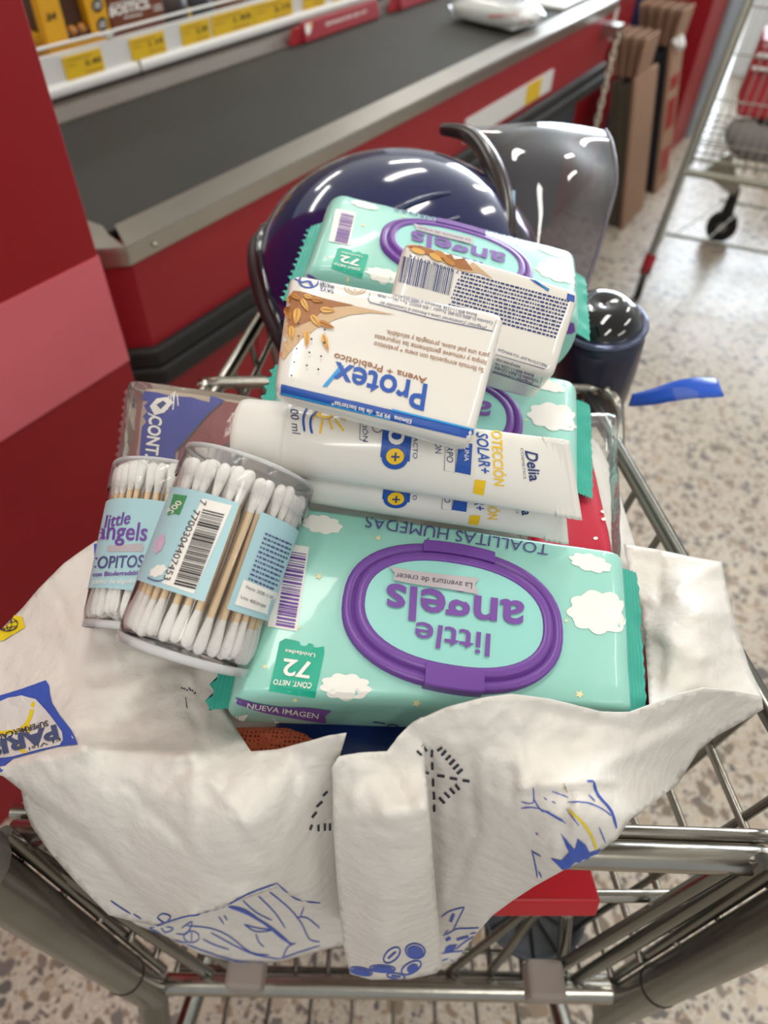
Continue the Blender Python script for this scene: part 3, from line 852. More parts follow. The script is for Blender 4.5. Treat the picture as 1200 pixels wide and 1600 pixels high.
# gate: top bars, slanting bars, hinge bars with clips
GL = Py(20, 1303, .132); GR = Py(1196, 1345, .132)
rodp('gate_tube', [GL, GR], .0088, M_CHROME, 16)
rodp('gate_wire', [Py(20, 1268, .146), Py(1200, 1308, .146)], .0046, M_CHROME)
for a, b, r in (((1140, 1352), (838, 1532), .0052), ((1196, 1346), (872, 1548), .0056), ((60, 1310), (395, 1530), .0052), ((10, 1305), (360, 1545), .0056)):
    rodp('gate_bar', [Py(*a, .128), Py(*b, .120)], r, M_CHROMED)
HL = Py(262, 1537, .112); HR = Py(965, 1550, .112)
rodp('hinge_bar', [HL, HR], .0105, M_CHROME, 16)
rodp('hinge_wire', [Py(275, 1515, .130), Py(968, 1533, .130)], .0062, M_CHROMED)
for x0, x1, yy in ((356, 412, 1523), (822, 882, 1538)):
    a = Py(x0, yy, .105); b = Py(x1, yy, .105)
    MB().box(a + Vector((0, -.012, -.016)), Vector((b.x - a.x, 0, 0)), (0, .03, 0), (0, 0, .030)).build('hinge_clip', mat('grey_clip_plastic', (150, 138, 130), .6), cart, bevel=.004)
for xa, xb in ((700, 812), (765, 830)):
    rodp('gate_wire', [Py(xb + 10, 1425, .15), Py(xa, 1520, .125)], .0040, M_CHROMED, 8)
rodp('gate_bar', [Py(885, 1425, .15), Py(877, 1525, .125)], .0060, M_CHROMED)
# red child seat plate
P4 = [Pz(560, 1332, .80), Pz(918, 1352, .80), Pz(936, 1412, .80), Pz(560, 1412, .80)]
mb = MB(); mb.prism(P4, (0, 0, .006)); mb.prism([P4[3] + Vector((0, .004, .006)), P4[2] + Vector((0, .004, .006)), P4[2] + Vector((0, -.002, -.012)), P4[3] + Vector((0, -.002, -.012))], (0, -.004, 0))
mb.build('seat_plate', mat('red_seat_plastic', (182, 20, 34), .38, var=.06), cart, bevel=.003, label='red plastic child seat plate')
rodp('seat_wire', [Pz(560, 1400, .795), Pz(1056, 1400, .795)], .0045, M_CHROME)
# basket floor
for k in range(12):
    x = -.175 + k * .034
    rodp('floor_wire', [Vector((x, .125, .50)), Vector((x * .8, FRONT, .58))], .0028, M_CHROMED, 6)
for k in range(10):
    y = .15 + k * .08; z = .497 + (y - .12) * .1
    rodp('floor_wire', [Vector((rimx(y, -1) + .05, y, z)), Vector((rimx(y, 1) - .05, y, z))], .0030, M_CHROMED, 6)
# front panel and folding seat back (rounded top corners)
for k in range(9):
    t = k / 8; x = rimx(FRONT, -1) * (1 - t) + rimx(FRONT, 1) * t
    rodp('front_wire', [Vector((x, FRONT, RZ)), Vector((x * .75, FRONT - .02, .575))], .0030, M_CHROMED, 6)
rodp('rim_rail', [Vector((rimx(FRONT, -1), FRONT, RZ)), Vector((rimx(FRONT, 1), FRONT, RZ))], .0068)
bl = [Pz(332, 640, .93), Pz(318, 615, .95), Pz(322, 604, .955), Pz(345, 598, .955), Pz(640, 598, .955), Pz(915, 606, .955), Pz(945, 612, .955), Pz(962, 630, .95), Pz(966, 660, .935), Pz(966, 705, .915)]
rodp('seat_back_rail', smooth_pts([tuple(p) for p in bl], 4), .0060, M_CHROME, 12)
yb = .52
for k in range(7):
    x = -.14 + k * .054
    rodp('seat_back_wire', [Vector((x, yb, .953)), Vector((x * .95, yb - .10, .62))], .0030, M_CHROMED, 6)
rodp('rim_bumper', [Vector((rimx(.66, -1), .66, RZ)), Vector((rimx(.715, -1), .715, RZ))], .0105, mat('red_bumper_plastic', (190, 30, 44), .4), 12, label='red plastic bumper sleeve')
# lower rack
for k in range(8):
    x = -.19 + k * .058
    rodp('rack_wire', [Vector((x, .03, .215)), Vector((x * .8, .74, .19))], .0032, M_CHROMED, 6)
for y in (.05, .40, .74):
    rodp('rack_rail', [Vector((rimx(y, -1) + .02, y, .21)), Vector((rimx(y, 1) - .03, y, .21))], .005, M_CHROMED, 8)

# round grey tub on the basket floor
tubc = Pz(822, 1418, .51)
gt = thing('round_tub', 'dark grey round plastic tub on the cart floor under the red plate', 'tub', tubc)
Mt = Matrix.Translation(tubc)
MB().lathe([(0, .006), (.045, .006), (.052, .012), (.056, .034), (.058, .036), (.055, .036), (.050, .014), (.02, .012), (0, .012)], Mt, 32).build('tub', mat('dark_grey_plastic', (72, 74, 78), .5), gt)
for k in range(6):
    a = k * math.pi / 6; d = Vector((math.cos(a), math.sin(a), 0)) * .05
    MB().tube([tubc + d + Vector((0, 0, .0145)), tubc - d + Vector((0, 0, .0145))], .0012, 5).build('base_rib', M_SEAM, gt)

# ================================================================== THE WHITE WOVEN BAG
import numpy as np


def ctl(c):
    px, py, k, v = c
    p = Pz(px, py, v) if k == 'z' else Py(px, py, v)
    return (px, py, proj(p)[2])


def interp(cs):
    A = np.array([ctl(c) for c in cs]); n = len(A)
    r = np.hypot(A[:, 0][:, None] - A[:, 0][None], A[:, 1][:, None] - A[:, 1][None]) / 100
    K = np.zeros((n + 3, n + 3)); K[:n, :n] = -r - np.eye(n) * .02
    T = np.c_[np.ones(n), A[:, 0] / 100, A[:, 1] / 100]; K[:n, n:] = T; K[n:, :n] = T.T
    w = np.linalg.solve(K, np.r_[A[:, 2], 0, 0, 0])

    def f(x, y):
        rr = np.hypot(A[:, 0] - x, A[:, 1] - y) / 100
        return float(-(rr @ w[:n]) + w[n] + w[n + 1] * x / 100 + w[n + 2] * y / 100)
    return f


def resample(pts, step):
    out = []
    for i in range(len(pts)):
        a = Vector(pts[i]); b = Vector(pts[(i + 1) % len(pts)]); m = max(1, int((b - a).length / step))
        out += [a.lerp(b, k / m) for k in range(m)]
    return out


def inside(p, poly_):
    c = False; n = len(poly_)
    for i in range(n):
        a, b = poly_[i], poly_[i - 1]
        if (a[1] > p[1]) != (b[1] > p[1]) and p[0] < (b[0] - a[0]) * (p[1] - a[1]) / (b[1] - a[1]) + a[0]: c = not c
    return c


def creases(x, y, lines):
    d = 0
    for (x0, y0, x1, y1, w, h) in lines:
        L2 = (x1 - x0) ** 2 + (y1 - y0) ** 2; t = max(0, min(1, ((x - x0) * (x1 - x0) + (y - y0) * (y1 - y0)) / L2))
        q = math.hypot(x - x0 - t * (x1 - x0), y - y0 - t * (y1 - y0))
        if q < 3 * w: d += h * math.exp(-(q / w) ** 2)
    return d


def steps(x, y, lines):
    """folds where one layer lies over the other: (x0, y0, x1, y1, softness, height, reach)"""
    d = 0
    for (x0, y0, x1, y1, w, h, reach) in lines:
        L = math.hypot(x1 - x0, y1 - y0); ux, uy = (x1 - x0) / L, (y1 - y0) / L
        t = (x - x0) * ux + (y - y0) * uy; s = -(x - x0) * uy + (y - y0) * ux
        e = min(1, max(0, (t + 20) / 40)) * min(1, max(0, (L + 20 - t) / 40))
        if e > 0 and s > -4 * w: d += h * e / (1 + math.exp(-s / w)) * math.exp(-max(0, s) / reach)
    return d


def sheet(mb, outline, cs, cr=(), step=11, seed=0, amp=1.0, st=()):
    f = interp(cs); b = resample(outline, step); nb = len(b)
    rg_ = random.Random(seed); bx0, bx1 = min(p[0] for p in outline), max(p[0] for p in outline); by0, by1 = min(p[1] for p in outline), max(p[1] for p in outline)
    cr = list(cr)
    for _ in range(int((bx1 - bx0) * (by1 - by0) / 2600)):       # small random creases
        x_, y_, a_, l_ = rg_.uniform(bx0, bx1), rg_.uniform(by0, by1), rg_.uniform(0, 3.14), rg_.uniform(20, 75)
        cr.append((x_, y_, x_ + l_ * math.cos(a_), y_ + l_ * math.sin(a_), rg_.uniform(4, 8), rg_.choice((-1, 1)) * rg_.uniform(.0004, .0013)))
    xs = [p.x for p in b]; ys = [p.y for p in b]; pts = [Vector((p.x, p.y)) for p in b]
    y = min(ys); row = 0; B2 = [(p.x, p.y) for p in b]
    while y < max(ys):
        x = min(xs) + (row % 2) * step / 2
        while x < max(xs):
            if inside((x, y), B2) and min((x - q[0]) ** 2 + (y - q[1]) ** 2 for q in B2) > (step * .55) ** 2: pts.append(Vector((x, y)))
            x += step
        y += step * .866; row += 1
    r = delaunay_2d_cdt(pts, [(i, (i + 1) % nb) for i in range(nb)], [list(range(nb))], 1, 1e-4)
    V = []
    for p in r[0]:
        d = f(p.x, p.y) + creases(p.x, p.y, cr) + steps(p.x, p.y, st)
        d += amp * (.0016 * noise.noise((p.x / 60, p.y / 60, seed)) + .0010 * noise.noise((p.x / 24, p.y / 30, seed + 5)) + .0004 * noise.noise((p.x / 11, p.y / 11, seed + 9)))
        V.append(Pd(p.x, p.y, d))
    return mb.add(V, [tuple(t) for t in r[2]], True)


BAG = MB()
# side flap over the left rim and the near edge
A_out = [(150, 845), (125, 862), (100, 880), (60, 920), (35, 950), (0, 985), (-50, 1010), (-110, 1070), (-120, 1150), (-60, 1195), (5, 1213), (33, 1235), (38, 1262), (48, 1290), (80, 1335), (120, 1380), (170, 1430), (212, 1441), (250, 1448), (290, 1438), (360, 1412), (432, 1388), (470, 1405), (505, 1425), (545, 1444),
         (575, 1430), (580, 1350), (565, 1260), (540, 1210), (530, 1185), (541, 1147), (515, 1150), (480, 1160), (432, 1171), (392, 1174), (370, 1140), (350, 1100), (345, 1040), (330, 960), (280, 880), (210, 845)]
A_ctl = [(150, 845, 'z', 1.005), (100, 880, 'z', 1.0), (35, 950, 'z', .985), (0, 985, 'z', .98), (-110, 1070, 'z', .965), (-120, 1150, 'z', .955), (5, 1213, 'z', 1.0), (-60, 1195, 'z', .975),
         (150, 960, 'z', 1.015), (250, 900, 'z', 1.01), (345, 1040, 'z', 1.012), (200, 1050, 'z', 1.022), (60, 1060, 'z', 1.003), (300, 1080, 'z', 1.02), (370, 1140, 'z', 1.02),
         (130, 1168, 'z', 1.035), (300, 1180, 'z', 1.044), (392, 1174, 'z', 1.042), (432, 1171, 'z', 1.046), (480, 1160, 'z', 1.055), (541, 1147, 'z', 1.068), (60, 1185, 'z', 1.02),
         (200, 1120, 'z', 1.022), (60, 1130, 'z', 1.008), (380, 1110, 'z', 1.015),
         (48, 1290, 'z', .965), (80, 1335, 'z', .94), (170, 1430, 'z', .885), (120, 1290, 'z', .995), (200, 1290, 'y', 0.106), (300, 1300, 'y', 0.098), (400, 1280, 'y', 0.100), (480, 1250, 'y', 0.112), (540, 1210, 'y', 0.126),
         (200, 1380, 'y', 0.094), (300, 1400, 'y', 0.086), (400, 1400, 'y', 0.086), (480, 1380, 'y', 0.098), (575, 1350, 'y', 0.124), (575, 1440, 'y', 0.116),
         (262, 1464, 'y', 0.092), (312, 1490, 'y', 0.092), (412, 1505, 'y', 0.092), (500, 1486, 'y', 0.098), (540, 1476, 'y', 0.106), (390, 1450, 'y', 0.080), (300, 1440, 'y', 0.080), (210, 1442, 'y', 0.091)]
A_cr = [(0, 1195, 130, 1163, 12, -.004), (130, 1163, 300, 1178, 12, -.004), (300, 1178, 530, 1150, 10, -.003), (40, 1240, 150, 1330, 10, .004), (150, 1330, 260, 1440, 10, .004),
        (20, 985, 180, 985, 9, -.003), (180, 985, 300, 1040, 10, .003), (95, 940, 110, 985, 5, .003), (150, 1060, 320, 1020, 14, .003), (280, 1435, 430, 1385, 10, -.003),
        (200, 1230, 300, 1330, 9, .0025), (330, 1220, 420, 1330, 9, -.002), (240, 1260, 290, 1200, 7, .002), (430, 1390, 530, 1440, 8, .004), (300, 1110, 320, 1170, 6, .002), (470, 1180, 440, 1300, 8, .002)]
A_st = [(300, 1178, 130, 1166, 2.2, .009, 60), (130, 1166, -20, 1200, 2.2, .009, 60), (392, 1172, 300, 1178, 3, .003, 40),
        (28, 1232, 130, 1300, 2.2, .016, 140), (130, 1300, 262, 1450, 2.2, .016, 140)]
sheet(BAG, A_out, A_ctl, A_cr, seed=1, st=A_st, step=8, amp=1.3)
# under layer of that flap, set back in its shade
D_out = [(165, 1412), (215, 1446), (262, 1464), (312, 1490), (365, 1503), (412, 1505), (440, 1502), (500, 1486), (545, 1474), (585, 1450), (590, 1400), (432, 1345), (300, 1380), (210, 1390)]
D_ctl = [(165, 1412, 'y', .112), (262, 1464, 'y', .112), (365, 1503, 'y', .113), (440, 1502, 'y', .114), (545, 1474, 'y', .118), (590, 1420, 'y', .121), (432, 1345, 'y', .119), (300, 1380, 'y', .117), (400, 1440, 'y', .121), (300, 1440, 'y', .119), (480, 1440, 'y', .119)]
sheet(BAG, D_out, D_ctl, [(430, 1390, 520, 1450, 7, .003), (400, 1410, 470, 1470, 6, -.003), (330, 1430, 430, 1480, 7, .003)], seed=12, step=8)
# centre and right part hanging over the gate
B_out = [(519, 1200), (530, 1183), (560, 1176), (605, 1175), (622, 1152), (645, 1130), (700, 1105), (760, 1090), (800, 1085), (860, 1093), (940, 1113), (985, 1113), (1015, 1102), (1060, 1085), (1100, 1075), (1150, 1080), (1190, 1088), (1193, 1108), (1160, 1128), (1120, 1150), (1092, 1172), (1075, 1200), (1060, 1225), (1020, 1255), (985, 1280), (965, 1310), (930, 1336),
         (880, 1360), (835, 1385), (800, 1408), (770, 1430), (738, 1466), (712, 1503), (690, 1510), (682, 1521), (640, 1530), (580, 1531), (547, 1522), (537, 1480), (528, 1400), (521, 1300)]
B_ctl = [(519, 1200, 'z', 1.055), (560, 1176, 'z', 1.055), (605, 1175, 'z', 1.056), (645, 1130, 'z', 1.066), (700, 1105, 'z', 1.075), (760, 1090, 'z', 1.078), (800, 1085, 'z', 1.075), (860, 1093, 'z', 1.066), (940, 1113, 'z', 1.05), (1015, 1102, 'z', 1.035), (1100, 1075, 'z', 1.015), (1190, 1088, 'z', .985), (1193, 1108, 'z', .975),
         (1120, 1150, 'z', .965), (1075, 1200, 'z', .955), (1060, 1225, 'z', .95), (1000, 1170, 'z', 1.02), (1080, 1120, 'z', 1.0), (900, 1160, 'z', 1.045), (800, 1150, 'z', 1.06), (700, 1160, 'z', 1.062), (620, 1220, 'z', 1.045),
         (985, 1280, 'y', 0.112), (965, 1310, 'y', 0.104), (930, 1336, 'y', 0.098), (880, 1360, 'y', 0.094), (900, 1260, 'y', 0.106), (800, 1260, 'y', 0.112), (740, 1260, 'y', 0.120), (690, 1260, 'y', 0.120), (660, 1260, 'y', 0.104), (600, 1270, 'y', 0.102), (530, 1280, 'y', 0.106),
         (528, 1400, 'y', 0.096), (600, 1400, 'y', 0.088), (665, 1400, 'y', 0.091), (690, 1400, 'y', 0.108), (760, 1380, 'y', 0.106), (835, 1385, 'y', 0.099), (770, 1430, 'y', 0.106), (738, 1466, 'y', 0.108), (712, 1503, 'y', 0.106),
         (547, 1522, 'y', 0.086), (600, 1528, 'y', 0.080), (640, 1530, 'y', 0.082), (682, 1521, 'y', 0.088), (690, 1510, 'y', 0.102), (600, 1470, 'y', 0.082)]
B_cr = [(672, 1180, 678, 1340, 7, .004), (678, 1340, 686, 1510, 6, .005), (735, 1180, 745, 1300, 9, .0035), (745, 1300, 705, 1400, 9, .003), (815, 1130, 818, 1230, 8, -.003), (818, 1230, 960, 1222, 7, -.003), (890, 1240, 880, 1340, 7, .003), (1000, 1150, 1100, 1100, 12, .004),
        (940, 1200, 1060, 1140, 12, -.003), (560, 1190, 545, 1330, 9, -.002), (600, 1190, 640, 1250, 9, .002), (620, 1330, 560, 1430, 9, .002), (700, 1240, 735, 1200, 6, .002), (850, 1110, 980, 1140, 9, .003), (640, 1140, 700, 1180, 8, .002)]
B_st = [(815, 1232, 812, 1110, 2.5, .004, 70), (965, 1222, 815, 1232, 2.5, -.004, 60), (735, 1330, 742, 1190, 6, -.004, 50)]
B1_out = [(519, 1200), (530, 1183), (560, 1176), (605, 1175), (622, 1152), (645, 1130), (660, 1122), (664, 1190), (672, 1280), (680, 1380), (686, 1450), (690, 1512), (682, 1521), (640, 1530), (580, 1531), (547, 1522), (537, 1480), (528, 1400), (521, 1300)]
i0 = B_out.index((645, 1130)); i1 = B_out.index((712, 1503))
B2_out = [(630, 1146)] + B_out[i0:i1 + 1] + [(700, 1508), (662, 1500), (655, 1400), (645, 1260), (632, 1180)]
B1_ctl = [c for c in B_ctl if c[0] <= 684] + [(660, 1122, 'z', 1.069), (668, 1200, 'z', 1.048)]
B2_ctl = [c for c in B_ctl if c[0] >= 685 or c[1] < 1131] + [(632, 1180, 'z', 1.045), (645, 1260, 'y', .124), (655, 1400, 'y', .113), (662, 1500, 'y', .108)]
sheet(BAG, B1_out, B1_ctl, B_cr, seed=4, step=8, amp=1.3)
sheet(BAG, B2_out, B2_ctl, B_cr, seed=5, st=B_st, step=8, amp=1.3)
# rolled edge over the right rim
C_out = [(975, 850), (1030, 859), (1080, 870), (1128, 878), (1135, 915), (1150, 980), (1170, 1040), (1192, 1090), (1150, 1094), (1100, 1092), (1060, 1098), (1015, 1112), (1012, 1060), (1007, 1000), (1003, 950), (985, 900)]
C_ctl = [(975, 850, 'z', .99), (1030, 859, 'z', .99), (1080, 870, 'z', .985), (1128, 878, 'z', .975), (1135, 915, 'z', .972), (1150, 980, 'z', .97), (1170, 1040, 'z', .968), (1192, 1090, 'z', .972), (1100, 1085, 'z', 1.0), (1060, 1090, 'z', 1.01), (1015, 1105, 'z', 1.02),
         (1012, 1060, 'z', 1.0), (1007, 1000, 'z', .992), (1003, 950, 'z', .985), (1040, 1000, 'z', 1.012), (1090, 960, 'z', 1.012), (1100, 1030, 'z', 1.012), (1060, 930, 'z', 1.0), (1120, 960, 'z', .998), (1030, 920, 'z', .985)]
C_cr = [(1030, 870, 1030, 940, 6, .004), (1020, 940, 1120, 885, 8, -.004), (1025, 990, 1120, 940, 10, -.002), (1050, 1060, 1130, 1030, 9, .002), (1035, 1010, 1030, 1090, 8, .003)]
sheet(BAG, C_out, C_ctl, C_cr, seed=8, step=8, amp=1.4)
# pouch of the bag inside the basket
loops = []
for z, k in ((.968, 1.0), (.93, 1.0), (.85, .99), (.75, .96), (.66, .90), (.625, .80)):
    r_ = []
    for j in range(28):
        a = 6.2832 * j / 28; cx = math.copysign(abs(math.cos(a)) ** .5, math.cos(a)); cy = math.copysign(abs(math.sin(a)) ** .5, math.sin(a))
        wob = 1 + .02 * noise.noise((a * 2, z * 20, 3))
        r_.append(Vector((.015 + .172 * cx * k * wob, .325 + .172 * cy * k * wob, z)))
    loops.append(r_)
top = [[Vector((.015 + (p.x - .015) * f_, .325 + (p.y - .325) * f_, zz)) for p in loops[0]] for f_, zz in ((.002, .972), (.5, .974), (.9, .974))]
BAG.grid(top + loops, wrap=True); BAG.add(loops[-1], [tuple(range(28))])
m_bag = mat('white_woven_plastic', (222, 217, 209), .5, spec=.4, var=.05, scale=30, bump=.8, bscale=90)
bag = thing('shopping_bag', 'white woven plastic shopping bag with blue printed emblems draped over the cart', 'bag', (0.0, .2, .63))
BAG.build('bag_fabric', m_bag, bag, solid=.0006)
BS = Surf(BAG, bag)
I_BAGB = mat('bag_blue_print', (58, 88, 178), .55, var=.15, scale=200); I_BAGY = mat('bag_yellow_print', (226, 200, 34), .55); I_BAGN = mat('bag_black_print', (52, 54, 66), .6); I_BAGW = mat('bag_white_print', (214, 211, 206), .5, var=.03)
I_SLATE = mat('bag_slate_print', (70, 84, 120), .55, var=.1)


def Z6(p): return (p[0] / 4.57, 1050 + p[1] / 4.57)


def Z2(p): return (p[0] / 2.4, 1200 + p[1] / 2.4)


def Z4(p): return (700 + p[0] / 2.4, 1200 + p[1] / 2.4)


def Z7(p): return (530 + p[0] / 4.8, 1400 + p[1] / 4.8)


def Zd(p): return (580 + p[0] / 6, 1130 + p[1] / 6)


poly(BS, 'emblem_field', [Z6(p) for p in ((-220, 250), (-100, 205), (0, 170), (150, 125), (330, 60), (355, 100), (360, 150), (375, 220), (430, 310), (510, 410), (560, 520), (400, 540), (100, 620), (50, 660), (20, 710), (-60, 740), (-220, 700))], I_BAGB, label='blue emblem field')
poly(BS, 'emblem_inner', [Z6(p) for p in ((-150, 350), (-90, 260), (0, 215), (70, 185), (160, 170), (260, 195), (330, 270), (400, 360), (450, 430), (455, 490), (430, 528), (300, 556), (100, 606), (0, 618), (-120, 600), (-170, 480))], I_BAGW, eps=.0007)
strokes(BS, 'emblem_swoosh', [(smooth_pts([Z6(p) for p in ((248, 215), (228, 310), (190, 385), (120, 425), (20, 440), (-80, 430))]), 6), (smooth_pts([Z6(p) for p in ((90, 500), (140, 545), (200, 585))]), 5), (smooth_pts([Z6(p) for p in ((200, 360), (215, 400), (212, 440))]), 4)], I_BAGY, eps=.0009, maxlen=8)
text(BS, 'emblem_name', 'PARIS', Z6((415, 385)), Z6((-85, 520)), (4.5, 21), I_SLATE, bold=.05, eps=.0012, maxlen=8)
text(BS, 'emblem_word', 'SUPERMERCADO', Z6((352, 352)), Z6((-60, 470)), (2, 8), I_BAGN, bold=.02, eps=.0012, maxlen=8)
text(BS, 'emblem_word', 'El Visi', Z6((440, 475)), Z6((215, 548)), (1.2, 5.5), I_BAGN, bold=.0, eps=.0012, maxlen=8)
poly(BS, 'globe_field', [(32, 950), (36, 965), (40, 982), (20, 993), (6, 1002), (-14, 1002), (-20, 985), (10, 960)], I_BAGY, eps=.0008, label='yellow globe mark')
g = (13, 977)
strokes(BS, 'globe_lines', ring_lines(g, 16, 1.8, 10) + ring_lines(g, 7, 1.3, 10) + [([(g[0] - 15, g[1] + 2), (g[0] + 16, g[1] - 5)], 1.3), ([(g[0] - 12, g[1] + 8), (g[0] + 13, g[1] + 3)], 1.3), ([(g[0] - 10, g[1] - 5), (g[0] + 10, g[1] - 9)], 1.3), ([(g[0] - 3, g[1] - 10), (g[0] + 2, g[1] + 10)], 1.3)], I_BAGN, eps=.0011, maxlen=8)
poly(BS, 'blue_corner', [(147, 850), (166, 848), (156, 893), (149, 893)], I_BAGB)
strokes(BS, 'stitch_diamond', [([Zd(a), Zd(b)], 4.2) for a, b in (((478, 210), (520, 258)), ((428, 255), (472, 298)), ((572, 245), (572, 315)), ((577, 362), (577, 432)), ((508, 464), (540, 466)), ((622, 485), (690, 494)), ((738, 508), (806, 520)), ((856, 530), (920, 540)),
        ((582, 515), (584, 588)), ((590, 640), (593, 712)), ((593, 760), (594, 826)), ((668, 222), (620, 255)), ((704, 250), (660, 300)), ((746, 296), (698, 340)), ((784, 335), (734, 384)), ((820, 380), (770, 426)), ((855, 425), (806, 470)), ((790, 568), (830, 620)), ((738, 605), (784, 656)), ((688, 645), (732, 694)), ((640, 692), (688, 746)))], I_BAGN, maxlen=8)
strokes(BS, 'stitch_diamond', [([a, b], 3.6) for a, b in (((504, 1243), (511, 1236)), ((494, 1260), (503, 1252)), ((487, 1277), (494, 1268)), ((484, 1296), (487, 1288)), ((497, 1288), (497, 1298)), ((507, 1286), (507, 1297)), ((515, 1286), (515, 1297)))], I_BAGN, maxlen=8)
# leafy drawings
cab = [((480, 625), (560, 600), (680, 560), (760, 545), (850, 515)), ((850, 515), (930, 470), (1040, 430)), ((850, 515), (920, 530), (1000, 590), (1060, 640), (1100, 660)), ((910, 495), (960, 540), (1020, 570)), ((960, 470), (1030, 540), (1070, 600)), ((1000, 455), (1080, 520), (1130, 580), (1160, 640), (1200, 650)), ((1040, 432), (1110, 490), (1200, 505)), ((1110, 560), (1150, 560), (1200, 600)), ((1140, 520), (1125, 560)),
       ((915, 585), (970, 600), (1030, 605)), ((915, 585), (960, 612), (1020, 608)), ((700, 590), (790, 600), (860, 630), (940, 690), (1010, 700)), ((790, 615), (880, 665), (960, 700), (1050, 715)), ((1060, 710), (1080, 670), (1110, 655)), ((1050, 715), (1120, 690), (1200, 665)), ((760, 640), (800, 660), (860, 680)), ((960, 620), (970, 650), (990, 670)), ((820, 555), (840, 585)), ((840, 550), (852, 570)),
       ((680, 600), (720, 575), (700, 620), (660, 620)), ((590, 560), (610, 545), (640, 555), (620, 580), (590, 560)), ((600, 590), (650, 600), (620, 615), (600, 590)), ((415, 495), (450, 520), (490, 545)), ((500, 545), (530, 565)), ((560, 600), (640, 640), (700, 655)), ((700, 660), (780, 690), (900, 725), (1030, 730))]
strokes(BS, 'leaf_drawing', [(smooth_pts([Z2(p) for p in l], 3), 2.0) for l in cab] + [(smooth_pts([Z2(p) for p in ((850, 515), (930, 545), (1020, 600), (1090, 660))], 3), 4.2)] + ring_lines(Z2((718, 632)), 12, 1.8, 9) + [([Z2((718, 615)), Z2((718, 648))], 1.5)], I_BAGB, maxlen=8)
flo = [((275, 125), (320, 130), (320, 70)), ((275, 150), (340, 150), (440, 205)), ((320, 110), (340, 145), (360, 165)), ((435, 60), (445, 90)), ((390, 85), (450, 112)), ((445, 150), (490, 215)), ((520, 50), (545, 50)), ((545, 50), (560, 100), (610, 160), (630, 225)), ((450, 130), (520, 130), (580, 155), (610, 180)), ((525, 100), (550, 125)), ((565, 220), (590, 280)), ((315, 305), (330, 370), (335, 410)), ((315, 310), (350, 330)), ((330, 240), (338, 250)), ((370, 160), (430, 195)), ((340, 385), (352, 410)), ((360, 110), (372, 120)), ((390, 125), (405, 132))]
strokes(BS, 'flower_drawing', [(smooth_pts([Z4(p) for p in l], 3), 1.9) for l in flo] + [(smooth_pts([Z4(p) for p in ((545, 50), (560, 100), (610, 160), (630, 225))], 3), 3.8)], I_BAGB, maxlen=8)
strokes(BS, 'flower_drawing', [(smooth_pts([Z4(p) for p in ((430, 60), (445, 88))], 3), 2), (smooth_pts([Z4(p) for p in ((448, 152), (505, 205), (540, 260), (555, 305))], 3), 4)], I_BAGY, maxlen=8)
poly(BS, 'flower_drawing', [Z4(p) for p in ((420, 240), (450, 275), (475, 305), (485, 262), (495, 310), (515, 285), (530, 315), (575, 300), (540, 340), (480, 365), (430, 380), (385, 335), (425, 345), (455, 315))], I_BAGB, maxlen=8)
for c, rx, ry, rot, fill in (((395, 440), 75, 42, -.75, 0), ((570, 410), 74, 56, .15, 1), ((165, 562), 85, 28, .2, 1), ((325, 542), 95, 26, .05, 1), ((540, 535), 82, 40, -.5, 2), ((425, 598), 68, 22, .15, 0)):
    c_ = Z7(c); rx /= 4.8; ry /= 4.8
    pts = disc2d(c_, rx, ry, 20, rot)
    strokes(BS, 'coffee_bean_print', [(pts + [pts[0], pts[1]], 2.2)], I_BAGB, maxlen=8)
    if fill: poly(BS, 'coffee_bean_print', disc2d((c_[0] + (2 if fill == 2 else 0), c_[1] + 1), rx * (.55 if fill == 2 else .85), ry * .8, 16, rot), I_BAGB, maxlen=8)
    else: strokes(BS, 'coffee_bean_print', [([(c_[0] - rx * .5 * math.cos(rot), c_[1] - rx * .5 * math.sin(rot)), (c_[0] + rx * .5 * math.cos(rot), c_[1] + rx * .5 * math.sin(rot))], 3)], I_BAGB, maxlen=8)
lf = [((765, 155), (830, 110), (940, 80)), ((940, 80), (900, 160), (850, 265)), ((780, 300), (820, 250)), ((800, 290), (880, 245), (960, 240), (1080, 235)), ((1080, 235), (1145, 185)), ((1145, 185), (1060, 270), (960, 330), (870, 400)), ((765, 430), (860, 415), (990, 408)), ((750, 490), (820, 465)), ((835, 470), (860, 520)), ((980, 282), (1045, 268)), ((850, 490), (900, 480))]
strokes(BS, 'leaf_drawing', [(smooth_pts([Z7(p) for p in l], 3), 2.0) for l in lf] + [([Z7((880, 325)), Z7((970, 300))], 4), ([Z7((835, 190)), Z7((860, 130))], 5), ([Z7((800, 330)), Z7((835, 310))], 5)], I_BAGB, maxlen=8)
poly(BS, 'leaf_drawing', [Z7(p) for p in ((800, 380), (830, 365), (885, 360), (860, 405), (788, 424))], I_BAGB, maxlen=8)
strokes(BS, 'date_stamp', [([(283 + 4 * i, 1075 + i * (i % 3)), (286 + 4 * i, 1077 + i)], 2.2) for i in range(6)] + [([(290, 1090), (292, 1107)], 1.2)], I_BAGN, maxlen=8)
# ================================================================== GROCERIES
def frame_from_quad(q, nrm):
    n = Vector(nrm).normalized(); x = (q[1] + q[2] - q[0] - q[3]); x -= n * x.dot(n); x.normalize(); y = n.cross(x); c = (q[0] + q[1] + q[2] + q[3]) / 4
    M = Matrix((x, y, n)).transposed().to_4x4(); M.translation = c; return M


def on_plane(px, p0, n):
    n = Vector(n); r = ray(*px); return CAM + r * ((p0 - CAM).dot(n) / r.dot(n))


def bil(q, a, b):
    """q: TL TR BR BL; a,b in -1..1"""
    s, t = (a + 1) / 2, (b + 1) / 2
    return (q[3] * (1 - s) + q[2] * s) * (1 - t) + (q[0] * (1 - s) + q[1] * s) * t


def sgnp(v, p): return math.copysign(abs(v) ** p, v)


